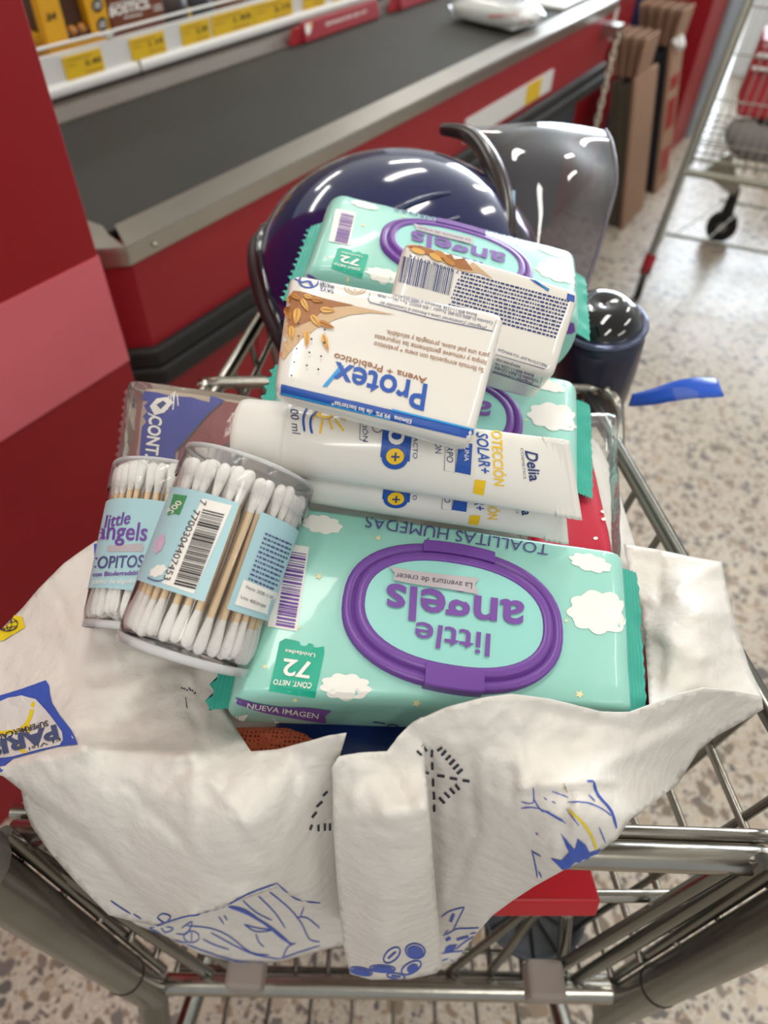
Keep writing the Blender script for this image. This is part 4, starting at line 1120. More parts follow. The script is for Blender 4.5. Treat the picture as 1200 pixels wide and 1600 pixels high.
def rrect(rb, rz, nt=8, na=4, nsd=3):
    """rounded rectangle loop in normalised (b, z)"""
    L = []
    def arc(cx, cz, a0):
        for k in range(na + 1):
            t = a0 + math.pi / 2 * k / na; L.append((cx + rb * math.cos(t), cz + rz * math.sin(t)))
    def seg(p, q, n):
        for k in range(1, n): L.append((p[0] + (q[0] - p[0]) * k / n, p[1] + (q[1] - p[1]) * k / n))
    arc(1 - rb, 1 - rz, 0); seg((1 - rb, 1), (rb - 1, 1), nt)
    arc(rb - 1, 1 - rz, math.pi / 2); seg((-1, 1 - rz), (-1, rz - 1), nsd)
    arc(rb - 1, rz - 1, math.pi); seg((rb - 1, -1), (1 - rb, -1), nt)
    arc(1 - rb, rz - 1, math.pi * 1.5); seg((1, rz - 1), (1, 1 - rz), nsd)
    return L


def pillow(q, nrm, T, ns=28, nc=28, endp=9, rb=.16, rz=.36, bulge=.003, wr=.0006, seed=0, endmin=.06, boxy=None):
    """soft pillow pack: top face outline q (world), thickness T below it"""
    n = Vector(nrm).normalized(); rows = []; loop = rrect(rb, rz); nc = len(loop)
    for i in range(ns + 1):
        a = -1 + 2 * i / ns; a = math.copysign(1 - (1 - abs(a)) ** 1.9, a)
        e = max(endmin, (1 - abs(a) ** endp) ** .5 if abs(a) < 1 else 0)
        r_ = []
        for b, zz in loop:
            p = bil(q, a, b * (1 - .02 * (1 - e)))
            h = -T / 2 + T / 2 * zz * e
            if zz > 0: h += bulge * (1 - a * a) * (1 - b * b)
            h += wr * noise.noise((p.x * 90, p.y * 90, h * 60 + seed)) + wr * 2.2 * (abs(a) ** 6) * noise.noise((p.x * 160 + seed, p.y * 120, h * 90))
            r_.append(p + n * h)
        rows.append(r_)
    mb = MB(); mb.grid(rows, wrap=True)
    mb.add(rows[0], [tuple(range(nc))]); mb.add(rows[-1], [tuple(range(nc))])
    return mb


def fin(q, nrm, T, side, length, droop=0.0, ribs=6, jag=0.0, seed=0, w=.97, zf=.5):
    """crimped end seal"""
    n = Vector(nrm).normalized(); rows = []
    x = (q[1] + q[2] - q[0] - q[3]).normalized() * side
    for i in range(ribs * 4 + 1):
        t = i / (ribs * 4); r_ = []
        for j in range(25):
            b = -w + 2 * w * j / 24
            p = bil(q, side, b) - n * (T * zf) + x * (t * length * (1 + (jag * (1 if j % 2 else -1) if i == ribs * 4 else 0)) - .001) - n * droop * t * length
            p += n * (.0007 * math.sin(t * ribs * 6.2832) + .0022 * t * noise.noise((b * 4 + seed, t, seed)))
            r_.append(p)
        rows.append(r_)
    return MB().grid(rows)


# ---------------------------------------------------------------- wipes pack (first one, then two copies)
N1 = Vector((.12, -.17, .97)).normalized(); P1 = Pd(690, 965, .352)
Q1 = [on_plane(p, P1, N1) for p in ((425, 780), (988, 860), (1004, 1110), (352, 1086))]
M1 = frame_from_quad(Q1, N1)
w1 = thing('wet_wipes_pack', 'teal wet wipes pack nearest the bag opening, beside the cotton swab tubs', 'wet wipes', M1, 'teal packs of wet wipes')
T1 = .052
PK = pillow(Q1, N1, T1, 40, 36, endp=26, rb=.09, seed=2); PK.build('packet', M_TEAL, w1)
fin(Q1, N1, T1, 1, .013, .25, 6, .03, 3, .93, .30).build('end_seal', M_TEALD, w1)
fin(Q1, N1, T1, -1, .012, .6, 5, .18, 9).build('end_seal', M_TEALD, w1)
S1 = Surf(PK, w1)


def L1(px): return M1.inverted() @ on_plane(px, P1, N1)


la, lb, lt, lbo = (L1(p) for p in ((535, 930), (874, 985), (718, 868), (690, 1088)))
lc = (la + lb) / 2; lang = math.atan2(lb.y - la.y, lb.x - la.x); A_ = (lb - la).length / 2; B_ = abs(lt.y - lbo.y) / 2
lc.y = (la.y + lb.y) / 2 * .5 + (lt.y + lbo.y) / 2 * .5
LM = M1 @ Matrix.Translation((lc.x, lc.y, .002)) @ Matrix.Rotation(lang, 4, 'Z')


def sup(sc, z, n=56, inset=0.0):
    out = []
    for i in range(n):
        t = 6.2832 * i / n; a, b = A_ - inset, B_ - inset
        out.append(LM @ Vector((a * sc * sgnp(math.cos(t), .86), b * sc * sgnp(math.sin(t), .86), z)))
    return out


lid = MB(); W_ = A_ * .205
prof = [(0, -.003), (0, .0028), (.0008, .0036), (.0045, .0040), (.0049, .0022), (.0056, .0022), (.0060, .0044), (.0070, .0054), (.0105, .0056), (.0112, .0050), (.0113, .0046)]
lid.grid([sup(1, z, inset=i_) for i_, z in prof], wrap=True)
lo = lid.build('lid', M_PURPLE, w1, label='purple plastic flip lid')
pan = MB(); pan.grid([sup(f_, z, inset=.0113) for f_, z in ((1.0, .0046), (.6, .0049), (.02, .0050))], wrap=True)
pan.build('lid_panel', M_TEALP, lo)


def arcblock(x0, x1, y_in, y_out, z0, z1, far):
    """raised piece following the lid edge"""
    V = []; n = 10
    for k in range(n + 1):
        x = x0 + (x1 - x0) * k / n
        e = B_ * (1 - abs(x / A_) ** (2 / .86)) ** (.43)
        for yy, z in ((e + y_out, z0), (e + y_out, z1 - .0006), (e + y_out - .0008, z1), (e - y_in, z1), (e - y_in, z0)):
            V.append(LM @ Vector((x, yy if far else -yy, z)))
    mb = MB(); rows = [V[k * 5:(k + 1) * 5] for k in range(n + 1)]; mb.grid(rows, smooth=False)
    mb.add(rows[0], [(0, 1, 2, 3, 4)]); mb.add(rows[-1], [(0, 1, 2, 3, 4)]); return mb


arcblock(-.019, .020, .0060, .0010, -.002, .0058, True).build('hinge', M_PURPLE, lo)
arcblock(-.013, .016, .0095, .0012, -.002, .0062, False).build('clasp', M_PURPLE, lo)
SL = Plane(LM @ Vector((0, 0, .0051)), LM.to_3x3() @ Vector((0, 0, 1)), lo)
text(SL, 'brand_word', 'angels', (819, 943), (604, 913), (-3, 52), I_PURPLE, bold=.02, maxlen=20, eps=.0009)
text(SL, 'brand_word', 'little', (766, 992), (650, 972), (-2, 36), I_PURPLE, bold=.008, h1=(-6, 36), maxlen=20, eps=.0009)
poly(SL, 'slogan_ribbon', [(607, 886), (640, 893), (690, 899), (747, 905), (741, 915), (747, 930), (700, 922), (650, 915), (614, 908), (616, 897)], I_GREY, eps=.0013)
text(SL, 'slogan', 'La aventura de crecer', (737, 913), (618, 897), (-1, 9), I_DGREY, bold=.0, eps=.0016, maxlen=20)
text(S1, 'product_words', 'TOALLITAS HÚMEDAS', (857, 853), (572, 807), (-2, 16), I_VIOLET, bold=.0, h1=(-3, 18), maxlen=6, eps=.0008)
for c, rx, ry, rot, sd in (((540, 1073), 39, 20, .06, 1), ((503, 820), 31, 14, .15, 2), ((922, 880), 33, 13, .25, 3), ((937, 957), 50, 33, .12, 4), ((402, 1124), 33, 7, .12, 5)):
    poly(S1, 'cloud_print', cloud2d(c, rx, ry, rot, 9, 56, sd), I_WHITE)
for c, r in (((591, 841), 6), ((498, 901), 7), ((467, 981), 4), ((414, 1042), 5), ((651, 1098), 8), ((905, 1085), 8), ((884, 970), 4), ((461, 1093), 5), ((659, 1123), 6)):
    poly(S1, 'star_print', star2d(c, r), I_CREAM)
poly(S1, 'barcode_field', [(438, 848), (483, 855), (464, 987), (418, 979)], I_WHITE)
bars(S1, 'barcode', (450, 862), (431, 978), (29, 5), I_PURPLE, n=34, eps=.0008)
poly(S1, 'count_badge', [(437, 1003), (446, 998), (449, 1005), (457, 1006), (461, 1001), (468, 1003), (470, 1009), (478, 1010), (483, 1005), (489, 1007), (491, 1012), (497, 1012), (506, 1010), (507, 1020), (500, 1053), (492, 1090), (455, 1085), (420, 1079), (428, 1045)], I_GREEN)
text(S1, 'count_number', '72', (488, 1036), (444, 1030), (-5, 25), I_WHITE, bold=.02, eps=.0008)
text(S1, 'count_word', 'Unidades', (493, 1022), (446, 1015), (-1, 6), I_WHITE, bold=.01, eps=.0008)
text(S1, 'count_word', 'CONT. NETO', (488, 1068), (428, 1062), (-2, 8), I_WHITE, bold=.015, eps=.0008)
poly(S1, 'ribbon_print', smooth_pts([(369, 1089), (400, 1098), (440, 1104), (480, 1105), (518, 1110)], 4) + [(508, 1118), (510, 1129)] + smooth_pts([(505, 1129), (460, 1122), (410, 1112), (370, 1099)], 4), I_PURPLE)
text(S1, 'ribbon_words', 'NUEVA IMAGEN', (386, 1104), (497, 1121), (1.5, -8), I_WHITE, bold=.012, eps=.0008)
text(S1, 'product_words', 'TOALLITAS', (580, 1140), (742, 1162), (3, -14), I_VIOLET, bold=.006)
poly(S1, 'ribbon_print', [(935, 1113), (975, 1112), (1000, 1111), (998, 1121), (940, 1123)], I_PURPLE)


def rot_from(n, x):
    n = Vector(n).normalized(); x = Vector(x); x -= n * x.dot(n); x.normalize(); y = n.cross(x)
    return Matrix((x, y, n)).transposed().to_4x4()


for t, n_, x_, lab in (((.028, .350, 1.0715), (.11, -.11, .988), (.994, -.008, -.11), 'teal wet wipes pack lying under the sunscreen tubes and the soap'),
                       ((.0439, .484, 1.108), (.18, -.06, .982), (.983, -.002, -.18), 'teal wet wipes pack under the soap, against the dark blue helmet')):
    w = copy_tree(w1); w['label'] = lab
    m = rot_from(n_, x_); m.translation = Vector(t); w.matrix_world = m

# ---------------------------------------------------------------- things under the packs
mb = pillow([Pz(*p, .992) for p in ((430, 1100), (660, 1105), (680, 1225), (425, 1200))], (0, 0, 1), .020, 16, 18, seed=4)
props(mb.build('folded_packet', mat('navy_packet', (24, 46, 104), .35)), 'dark blue packet tucked under the front wipes pack in the bag', 'packet')
oc = Pz(420, 1172, .986); mb = MB(); rows = []
for i in range(13):
    ph = -math.pi / 2 + math.pi * i / 12
    rows.append([oc + Vector((.040 * math.cos(ph) * math.cos(a) * (1 + .12 * noise.noise((math.cos(a) * 2, math.sin(a) * 2, i * .3))), .012 * math.cos(ph) * math.sin(a), .012 * math.sin(ph) + .003 * noise.noise((a * 2, ph * 2, 2)))) for a in [6.2832 * j / 24 for j in range(24)]])
mb.grid(rows, wrap=True)


def perforated(name, col, hole):
    m = mat(name, col, .75, bump=.2, bscale=300); nt = m.node_tree; b = nt.nodes['Principled BSDF']
    tc = [x for x in nt.nodes if x.type == 'TEX_COORD'][0]; v = nt.nodes.new('ShaderNodeTexVoronoi'); v.inputs['Scale'].default_value = 420; v.inputs['Randomness'].default_value = .25
    nt.links.new(tc.outputs['Object'], v.inputs['Vector']); r = nt.nodes.new('ShaderNodeMath'); r.operation = 'LESS_THAN'; r.inputs[1].default_value = .3
    nt.links.new(v.outputs['Distance'], r.inputs[0]); mx = nt.nodes.new('ShaderNodeMix'); mx.data_type = 'RGBA'; mx.inputs['B'].default_value = lin(hole) + (1,)
    src = b.inputs['Base Color'].links[0].from_socket; nt.links.new(src, mx.inputs['A']); nt.links.new(r.outputs[0], mx.inputs['Factor']); nt.links.new(mx.outputs['Result'], b.inputs['Base Color'])
    return m


props(mb.build('mesh_cloth', perforated('orange_mesh_cloth', (238, 122, 84), (150, 62, 42))), 'bunched orange perforated mesh cloth under the front wipes pack', 'cloth')
c = Pz(1004, 1084, .998)
mb = pillow([c + Vector(v) for v in ((-.05, .035, 0), (.012, .035, 0), (.014, -.02, 0), (-.05, -.02, 0))], (0, 0, 1), .012, 10, 14)
props(mb.build('maroon_packet', mat('maroon_film', (92, 20, 28), .4)), 'dark maroon packet squeezed between the front wipes pack and the bag', 'packet')

# clear packet with blue print behind the swab tubs
NB = Vector((-.05, -.42, .9)).normalized(); PB = Pd(285, 660, .44)
QB = [on_plane(p, PB, NB) for p in ((196, 592), (420, 624), (425, 770), (176, 748))]
MBk = frame_from_quad(QB, NB)
bp_ = thing('printed_food_packet', 'clear plastic food packet with blue printed end behind the swab tubs', 'food packet', MBk)
inner = pillow([bil(QB, -.80, .92), bil(QB, .97, .92), bil(QB, .97, -.92), bil(QB, -.80, -.92)], NB, .020, 20, 22, seed=6)
inner.build('contents', mat('tan_contents', (176, 158, 138), .6, var=.2, scale=120), bp_)
outer = pillow(QB, NB, .030, 36, 28, endp=14, seed=8, bulge=.004, wr=.0012); outer.v = [p + NB * .0045 for p in outer.v]
outer.build('film', F_CLEAR, bp_)
fin(QB, NB, .024, -1, .006, .1, 4, .25, 4).build('end_seal', F_CLEAR, bp_)
SB_ = Surf(inner, bp_)
poly(SB_, 'blue_print', [(221, 598), (260, 601), (300, 604), (330, 611), (350, 626), (346, 634), (325, 648), (300, 676), (275, 705), (272, 760), (198, 752), (202, 700), (206, 655), (213, 625)], mat('royal_blue_ink', (38, 50, 150), .4, var=.08), eps=.0008)
poly(SB_, 'red_print', [(352, 628), (420, 640), (420, 690), (380, 690), (345, 700), (310, 712), (278, 720), (280, 702), (302, 676), (328, 648)], mat('dark_red_ink', (132, 44, 46), .4, var=.25, scale=60), eps=.0008)
poly(SB_, 'dark_print', [(330, 706), (360, 690), (420, 692), (420, 760), (275, 760), (280, 722)], mat('umber_ink', (78, 52, 48), .45, var=.3, scale=60), eps=.0010)
strokes(SB_, 'seam_print', [(smooth_pts([(352, 627), (328, 648), (302, 678), (276, 708)], 4), 2.2)], I_BLACK, eps=.0013)
poly(SB_, 'mark_print', [(236, 636), (246, 624), (262, 622), (272, 630), (258, 646), (243, 650)], I_WHITE, eps=.0013)
poly(SB_, 'mark_print', [(246, 634), (256, 628), (261, 632), (252, 641)], I_NAVY, eps=.0016)
strokes(SB_, 'mark_print', [([(262 + 3 * i, 622 - 2 * i), (262 + 3 * i + 3 * math.cos(i * 2.4), 636 + 6 * math.sin(i * 1.9))], 1.8) for i in range(6)] + [([(233 + 3 * k, 646 + 1.4 * k), (236 + 3 * k, 650 + k)], 1.6) for k in range(5)], I_WHITE, eps=.0013, maxlen=8)
text(SB_, 'weight_words', 'CONT. NETO', (236, 650), (222, 775), (19, 3), I_WHITE, bold=.03, eps=.0013)

# clear packet with red inner at the right
NR = Vector((0, -.08, 1)).normalized(); PR = Pz(930, 760, 1.028)
QR = [on_plane(p, PR, NR) for p in ((800, 640), (968, 640), (976, 866), (820, 868))]
rpk = thing('red_food_packet', 'clear plastic packet with red inside, at the end of the wipes packs', 'food packet', frame_from_quad(QR, NR))
QI = [on_plane(p, PR + NR * .003, NR) for p in ((820, 690), (920, 672), (964, 866), (830, 866))]
inr = pillow(QI, NR, .016, 16, 20, seed=3); inr.build('red_card', mat('crimson_print', (190, 30, 56), .4, var=.05), rpk)
pillow(QR, NR, .022, 40, 28, endp=16, seed=5, bulge=.002, wr=.0016).build('film', F_CLEAR, rpk)
SR = Surf(inr, rpk)
for c in ((941, 800), (942, 812), (930, 842), (939, 757)):
    poly(SR, 'dot_print', disc2d(c, 3.5, 2.5, 12), I_WHITE, eps=.0008)


# ---------------------------------------------------------------- soap bars in printed wraps
def rounded_slab(q, nrm, T, r=.006, k=12, wr=.0004, seed=0, crimp=None):
    """soft edged bar: q top outline, T thickness; r edge radius"""
    n = Vector(nrm).normalized(); mb = MB(); hx = (q[1] - q[0]).length / 2; hy = (q[0] - q[3]).length / 2; hz = T / 2
    g = [-1 + 2 * i / k for i in range(k + 1)]; g = [math.copysign(1 - (1 - abs(v)) ** 1.6, v) for v in g]

    def put(a, b, c):
        p = Vector((a * hx, b * hy, c * hz)); inn = Vector((max(-hx + r, min(hx - r, p.x)), max(-hy + r, min(hy - r, p.y)), max(-hz + r, min(hz - r, p.z))))
        d = p - inn
        if d.length > 1e-9: p = inn + d.normalized() * r
        w = bil(q, p.x / hx, p.y / hy); z = p.z - hz
        z += wr * noise.noise((w.x * 120 + seed, w.y * 120, z * 80))
        return w + n * z
    for ax in range(3):
        for s in (-1, 1):
            rows = []
            for u in g:
                row = []
                for v in g:
                    c = [0, 0, 0]; c[ax] = s; c[(ax + 1) % 3] = u; c[(ax + 2) % 3] = v; row.append(put(*c))
                rows.append(row)
            mb.grid(rows)
    return mb


def rim_shell(q, grow=.0012):
    c = (q[0] + q[1] + q[2] + q[3]) / 4; return [p + (p - c).normalized() * grow for p in q]


NA = Vector((.13, -.40, .91)).normalized(); PA = Pd(602, 560, .318)
QA = [on_plane(p, PA, NA) for p in ((453, 421), (793, 486), (740, 693), (428, 607))]
sa = thing('soap_bar', 'white wrapped soap bar with blue lettering and printed oats, on the tubes', 'soap', frame_from_quad(QA, NA))
SAm = rounded_slab(QA, NA, .015, .0058, 14); SAm.build('wrapper', M_SOAP, sa, weld=True)
SA = Surf(SAm, sa)


def ZA(p): return (430 + p[0] / 3.243, 420 + p[1] / 3.243)


poly(SA, 'oat_field', [ZA(p) for p in ((58, 112), (150, 120), (260, 155), (400, 190), (610, 235), (480, 225), (380, 235), (300, 260), (220, 300), (140, 350), (70, 430), (20, 500), (5, 480), (15, 330))], I_TAN)
poly(SA, 'oat_field', [ZA(p) for p in ((58, 112), (130, 118), (230, 150), (400, 188), (300, 195), (240, 215), (190, 260), (100, 300), (30, 360), (30, 250))], I_DTAN, eps=.0006)
rg = random.Random(5)
for i, (x, y, L_, w_, a) in enumerate(((70, 230, 70, 30, 1.4), (110, 245, 80, 34, 1.7), (85, 330, 70, 28, 1.5), (35, 320, 70, 26, 1.9), (160, 360, 80, 28, 1.6), (205, 270, 75, 30, .9), (260, 290, 85, 28, .4), (265, 215, 75, 28, .1), (255, 380, 90, 26, 1.25), (215, 165, 60, 24, .2), (150, 190, 70, 26, 1.1), (60, 150, 60, 24, .9), (110, 150, 60, 24, .5), (170, 150, 50, 20, .3))):
    L_ /= 3.243; w_ /= 3.243; c = ZA((x, y)); cs, sn = math.cos(a), math.sin(a); pts = []
    for k in range(14):
        t = 6.2832 * k / 14; u = math.cos(t); v = math.sin(t) * (1 - .45 * u)
        pts.append((c[0] + L_ / 2 * u * cs - w_ / 2 * v * sn, c[1] + L_ / 2 * u * sn + w_ / 2 * v * cs))
    poly(SA, 'oat_grain_print', pts, I_GOLD if i % 3 else I_GOLDD, eps=.0009 + i * .00003)
    strokes(SA, 'oat_grain_line', [([(c[0] - L_ * .4 * cs, c[1] - L_ * .4 * sn), (c[0] + L_ * .4 * cs, c[1] + L_ * .4 * sn)], 1)], I_DTAN, eps=.0014, maxlen=9)
for p in ((118, 288), (118, 350), (183, 365), (247, 383), (250, 318), (107, 414), (173, 433), (232, 452), (95, 482), (160, 498), (218, 518), (82, 548)):
    poly(SA, 'oat_speck', disc2d(ZA(p), 1.7, 1.5, 10), I_BLACK, eps=.0016)
text(SA, 'brand_name', 'Protex', (668, 602), (524, 566), (-6, 41), I_BLUE, bold=.018, h1=(-9, 37))
poly(SA, 'brand_flash', [ZA(p) for p in ((330, 490), (350, 492), (262, 600), (238, 598))], I_CYAN)
text(SA, 'variant_name', 'Avena + Prebiótico', (667, 591), (523, 552), (-2, 10), I_BROWN, bold=.012)
for s_, a, b in (('Su fórmula enriquecida con avena + prebiótico', (756, 576), (585, 534)), ('limpia y remueve gentilmente las impurezas', (760, 564), (586, 523)), ('para una piel suave, protegida y saludable.', (764, 553), (604, 516))):
    text(SA, 'claim_words', s_, a, b, (-1.5, 7.5), I_BROWN, bold=.004)
poly(SA, 'blue_band', [(430, 598), (739, 671), (738, 687), (429, 614)], I_BLUE)
strokes(SA, 'cyan_line', [([(430, 611), (610, 655)], 2.6), ([(612, 641), (739, 672)], 3.0)], I_CYAN, eps=.0007)
text(SA, 'band_words', 'Elimina  99.9%  de las bacterias*', (643, 656), (519, 626), (-1.2, 6.0), I_WHITE, bold=.012, eps=.0008)
for s_, a, b in (('SAVE', (522, 454), (500, 449)), ('WATER', (523, 447), (500, 442)), ('AHORRE', (524, 441), (501, 437)), ('AGUA', (526, 434), (504, 430))):
    text(SA, 'tip_words', s_, a, b, (-1, 5.2), I_NAVY, bold=.015)
c = ZA((170, 65))
strokes(SA, 'globe_print', ring_lines(c, 15, 2.2, 10) + [([(c[0] - 12, c[1] + 2), (c[0] + 12, c[1] - 3)], 2), ([(c[0] - 22, c[1] - 4), (c[0] - 10, c[1] + 2)], 2.4), ([(c[0] - 5, c[1] - 8), (c[0] + 6, c[1] + 8)], 4)], I_BLUE)
c = ZA((408, 98)); strokes(SA, 'seal_print', ring_lines(c, 17, 1.6, 10) + ring_lines(c, 12, 1.2, 7) + [([(c[0] - 5, c[1] - 2), (c[0], c[1] + 4), (c[0] + 6, c[1] - 3)], 2)], I_TAN)
strokes(SA, 'contact_frame', [([ZA(p) for p in ((490, 95), (470, 155), (480, 172), (800, 255), (1100, 318), (1120, 262))], 1.2)], I_NAVY)
for s_, a, b in (('¿Preguntas? ¿Comentarios? Llame a Atención al Consumidor en:', (760, 511), (594, 471)), ('Colombia 01-8000-520-800, Ecuador 1-800-850220, Perú 0801-1-3638,', (770, 503), (590, 460)), ('Bolivia 800-11-1234, Venezuela al 0800-252-62-62', (745, 491), (614, 459))):
    text(SA, 'contact_words', s_, a, b, (-1, 5), I_NAVY, bold=.0)

NBs = Vector((.1, -.5, .85)).normalized(); PBs = Pd(750, 490, .395)
QBs = [on_plane(p, PBs, NBs) for p in ((634, 370), (910, 452), (868, 588), (598, 508))]
sb = thing('soap_bar', 'white wrapped soap bar showing its barcode, tucked behind the other soap', 'soap', frame_from_quad(QBs, NBs))
SBm = rounded_slab(QBs, NBs, .042, .006, 14, .0006, 4); SBm.build('wrapper', M_SOAP, sb, weld=True)
SBs = Surf(SBm, sb)


def ZB(p): return (600 + p[0] / 3.75, 370 + p[1] / 3.75)


poly(SBs, 'oat_field', [ZB(p) for p in ((135, 20), (210, 20), (300, 45), (430, 90), (520, 150), (640, 250), (560, 215), (460, 205), (380, 170), (260, 110), (150, 80))], I_TAN)
poly(SBs, 'oat_field', [ZB(p) for p in ((135, 20), (230, 25), (380, 80), (470, 130), (520, 200), (440, 190), (330, 135), (200, 90), (130, 60))], I_DTAN, eps=.0006)
for i, (x, y, a) in enumerate(((170, 40, .5), (220, 60, .3), (270, 80, .6), (330, 110, .4), (390, 105, .2), (300, 125, .5), (380, 150, .6), (200, 90, .3))):
    poly(SBs, 'oat_grain_print', disc2d(ZB((x, y)), 11, 4, 14, a), I_GOLD if i % 3 else I_GOLDD, eps=.0009 + .00003 * i)
bars(SBs, 'barcode', ZB((85, 265)), ZB((385, 345)), (8, -40), I_NAVY, n=44, seed=8)
text(SBs, 'barcode_digits', '7 509546 679174', ZB((440, 200)), ZB((150, 104)), (-.5, 5), I_NAVY, bold=.0)
dash_block(SBs, 'small_print', ZB((1085, 375)), ZB((450, 205)), (-2.1, 5.6), 11, (-.8, 2.7), I_NAVY, seed=4)
strokes(SBs, 'brand_flash', [([ZB((850, 225)), ZB((940, 245))], 4), ([ZB((850, 240)), ZB((965, 315))], 3.5)], I_BLUE)
strokes(SBs, 'brand_flash', [([ZB((890, 262)), ZB((962, 318))], 2)], I_CYAN, eps=.0007)
poly(SBs, 'blue_patch', [ZB(p) for p in ((1080, 295), (1120, 310), (1112, 385), (1068, 370))], I_BLUE)
text(SBs, 'batch_words', 'FAB/LOTE/VAL/EXP  VCA EMPAQUE', ZB((955, 750)), ZB((670, 655)), (-.8, 4), I_NAVY, bold=.0)
strokes(SBs, 'contact_frame', [([ZB(p) for p in ((655, 690), (940, 775), (910, 880), (632, 790))], 1.2)], I_NAVY)
for s_, a, b in (('¿Preguntas? ¿Comentarios?', (875, 850), (640, 780)), ('Colombia 01-8000 520-800', (905, 838), (650, 755)), ('Bolivia 800-11-1234, Ve', (880, 805), (655, 735)), ('www.protex-soap', (800, 755), (660, 712))):
    text(SBs, 'contact_words', s_, ZB(a), ZB(b), (-1, 4.6), I_NAVY, bold=.0)

# ---------------------------------------------------------------- sunscreen tubes
def tube_frame(a, b, view):
    x = (b - a).normalized(); z = (CAM - (a + b) / 2); z -= x * z.dot(x); z.normalize()
    z = (Matrix.Rotation(view, 3, x) @ z); y = z.cross(x); M = Matrix((x, y, z)).transposed().to_4x4(); M.translation = a; return M


TA0 = Pd(371, 674, .352); TA1 = Pd(893, 750, .348)
MT = tube_frame(TA0, TA1, .10); TL = (TA1 - TA0).length; RB = .0186
st = thing('sunscreen_tube', 'white sunscreen tube lying uppermost, under the oat soap', 'sunscreen', MT, 'white sunscreen tubes')
cap = MB(); cap.lathe([(0, 0), (.0140, 0), (.0165, .0012), (.0174, .004), (.0186, .024), (.0187, .0275), (.0182, .0278), (.018, .0278)], MT @ Matrix.Rotation(math.pi / 2, 4, 'Y'), 40)
cap.build('cap', M_CAP, st)
body = MB(); rows = []
x0 = .0275; xs = [x0 + (TL - x0) * (i / 30) for i in range(31)]
for x in xs:
    t = (x - x0) / (TL - x0); fl = max(0, (t - .12) / .88); fl = fl ** 1.5
    hz = RB * (1 - fl) + .0012 * fl; hy = RB * (1 - fl) + .0196 * fl
    rows.append([MT @ Vector((x - .36 * fl * hy * math.cos(6.2832 * j / 40), hy * math.cos(6.2832 * j / 40), hz * math.sin(6.2832 * j / 40))) for j in range(40)])
body.grid(rows, wrap=True)
body.build('tube_body', M_TUBE, st)
cr_ = MB(); rows = []
for i in range(9):
    x = TL - .012 + .012 * i / 8 + (.002 if i == 8 else 0); rows.append([MT @ Vector((x - .36 * .0197 * (1 - 2 * j / 16), .0197 * (1 - 2 * j / 16), .0013 + .0007 * (i % 2) + (.0014 if i < 2 else 0) * (1 - abs(1 - 2 * j / 16)))) for j in range(17)])
cr_.grid(rows); cr_.build('crimped_end', M_TUBE, st, solid=.0026)
ST = Surf(body, st)
H = (13, 0)
text(ST, 'volume_words', 'P 100 ml', (451, 617), (457, 677), (13, 2), I_NAVY, bold=.0)
strokes(ST, 'arc_print', [(smooth_pts([(488, 628), (479, 640), (474, 655), (476, 675)], 4), 3.6), (smooth_pts([(497, 642), (487, 652), (485, 665), (488, 678)], 4), 3.6)], I_BLUE, maxlen=8)
poly(ST, 'sun_print', disc2d((508, 640), 19, 15), I_YEL)
strokes(ST, 'sun_print', [([(504, 656), (500, 678)], 3), ([(514, 655), (519, 671)], 3), ([(523, 655), (537, 674)], 3), ([(530, 650), (541, 657)], 3), ([(492, 650), (486, 658)], 2.6)], I_YEL)
text(ST, 'claim_words', 'ABSORCIÓN', (563, 612), (567, 690), (8, 1), I_NAVY, bold=.0)
strokes(ST, 'claim_line', [([(563, 650), (562, 687)], .9), ([(562, 687), (574, 690)], .9)], I_NAVY)
strokes(ST, 'claim_ring', ring_lines((590, 668), 8, 1.2), I_NAVY)
poly(ST, 'factor_field', [(601, 640), (646, 648), (640, 721), (594, 714)], I_BLUE)
text(ST, 'factor_number', '50', (612, 640), (606, 694), (24, 3), I_WHITE, bold=.02, eps=.0007)
poly(ST, 'seal_print', disc2d((617, 714), 21, 19), I_BLUE, eps=.0007); poly(ST, 'seal_print', disc2d((617, 713), 14, 12), I_YEL, eps=.0010)
strokes(ST, 'seal_print', [([(611, 713), (624, 714)], 2.6), ([(618, 707), (617, 720)], 2.6)], I_NAVY, eps=.0013)
text(ST, 'claim_words', 'SECO AL TACTO', (647, 625), (645, 716), (7, 1), I_NAVY, bold=.0)
text(ST, 'claim_words', 'HIDRATACIÓN', (678, 632), (680, 708), (10, 1), I_NAVY, bold=.0)
strokes(ST, 'claim_frame', [([(697, 655), (694, 735), (711, 738), (714, 660)], .9)], I_DGREY)
text(ST, 'claim_words', 'CUERPO', (697, 672), (698, 722), (10, 1.5), I_NAVY, bold=.0)
poly(ST, 'blue_field', [(717, 690), (738, 694), (735, 742), (711, 737)], I_BLUE); text(ST, 'field_words', 'COMUNA', (726, 674), (725, 720), (7, 1), I_WHITE, bold=.0, eps=.0007)
text(ST, 'product_words', 'SOLAR+', (744, 676), (749, 738), (18, 3), I_BLUE, bold=.015)
text(ST, 'product_words', 'PROTECCIÓN', (767, 654), (772, 758), (16, 2), I_YEL, bold=.015)
poly(ST, 'yellow_block', [(742, 749), (759, 751), (755, 774), (739, 770)], I_YEL)
text(ST, 'brand_name', 'Delia', (820, 704), (828, 752), (20, 5), I_NAVY, bold=.02, h1=(16, -1))
text(ST, 'brand_name', 'COSMETICS', (813, 700), (818, 748), (4, 0), I_DGREY, bold=.0)
TB0 = Pd(392, 716, .376); TB1 = Pd(910, 805, .372)
tb = copy_tree(st); tb['label'] = 'white sunscreen tube resting on the front wipes pack, below the other tube'
tb.matrix_world = tube_frame(TB0, TB1, .55)

# ---------------------------------------------------------------- cotton swab tubs
R0 = .0325; HH = .096
PROTO = {}


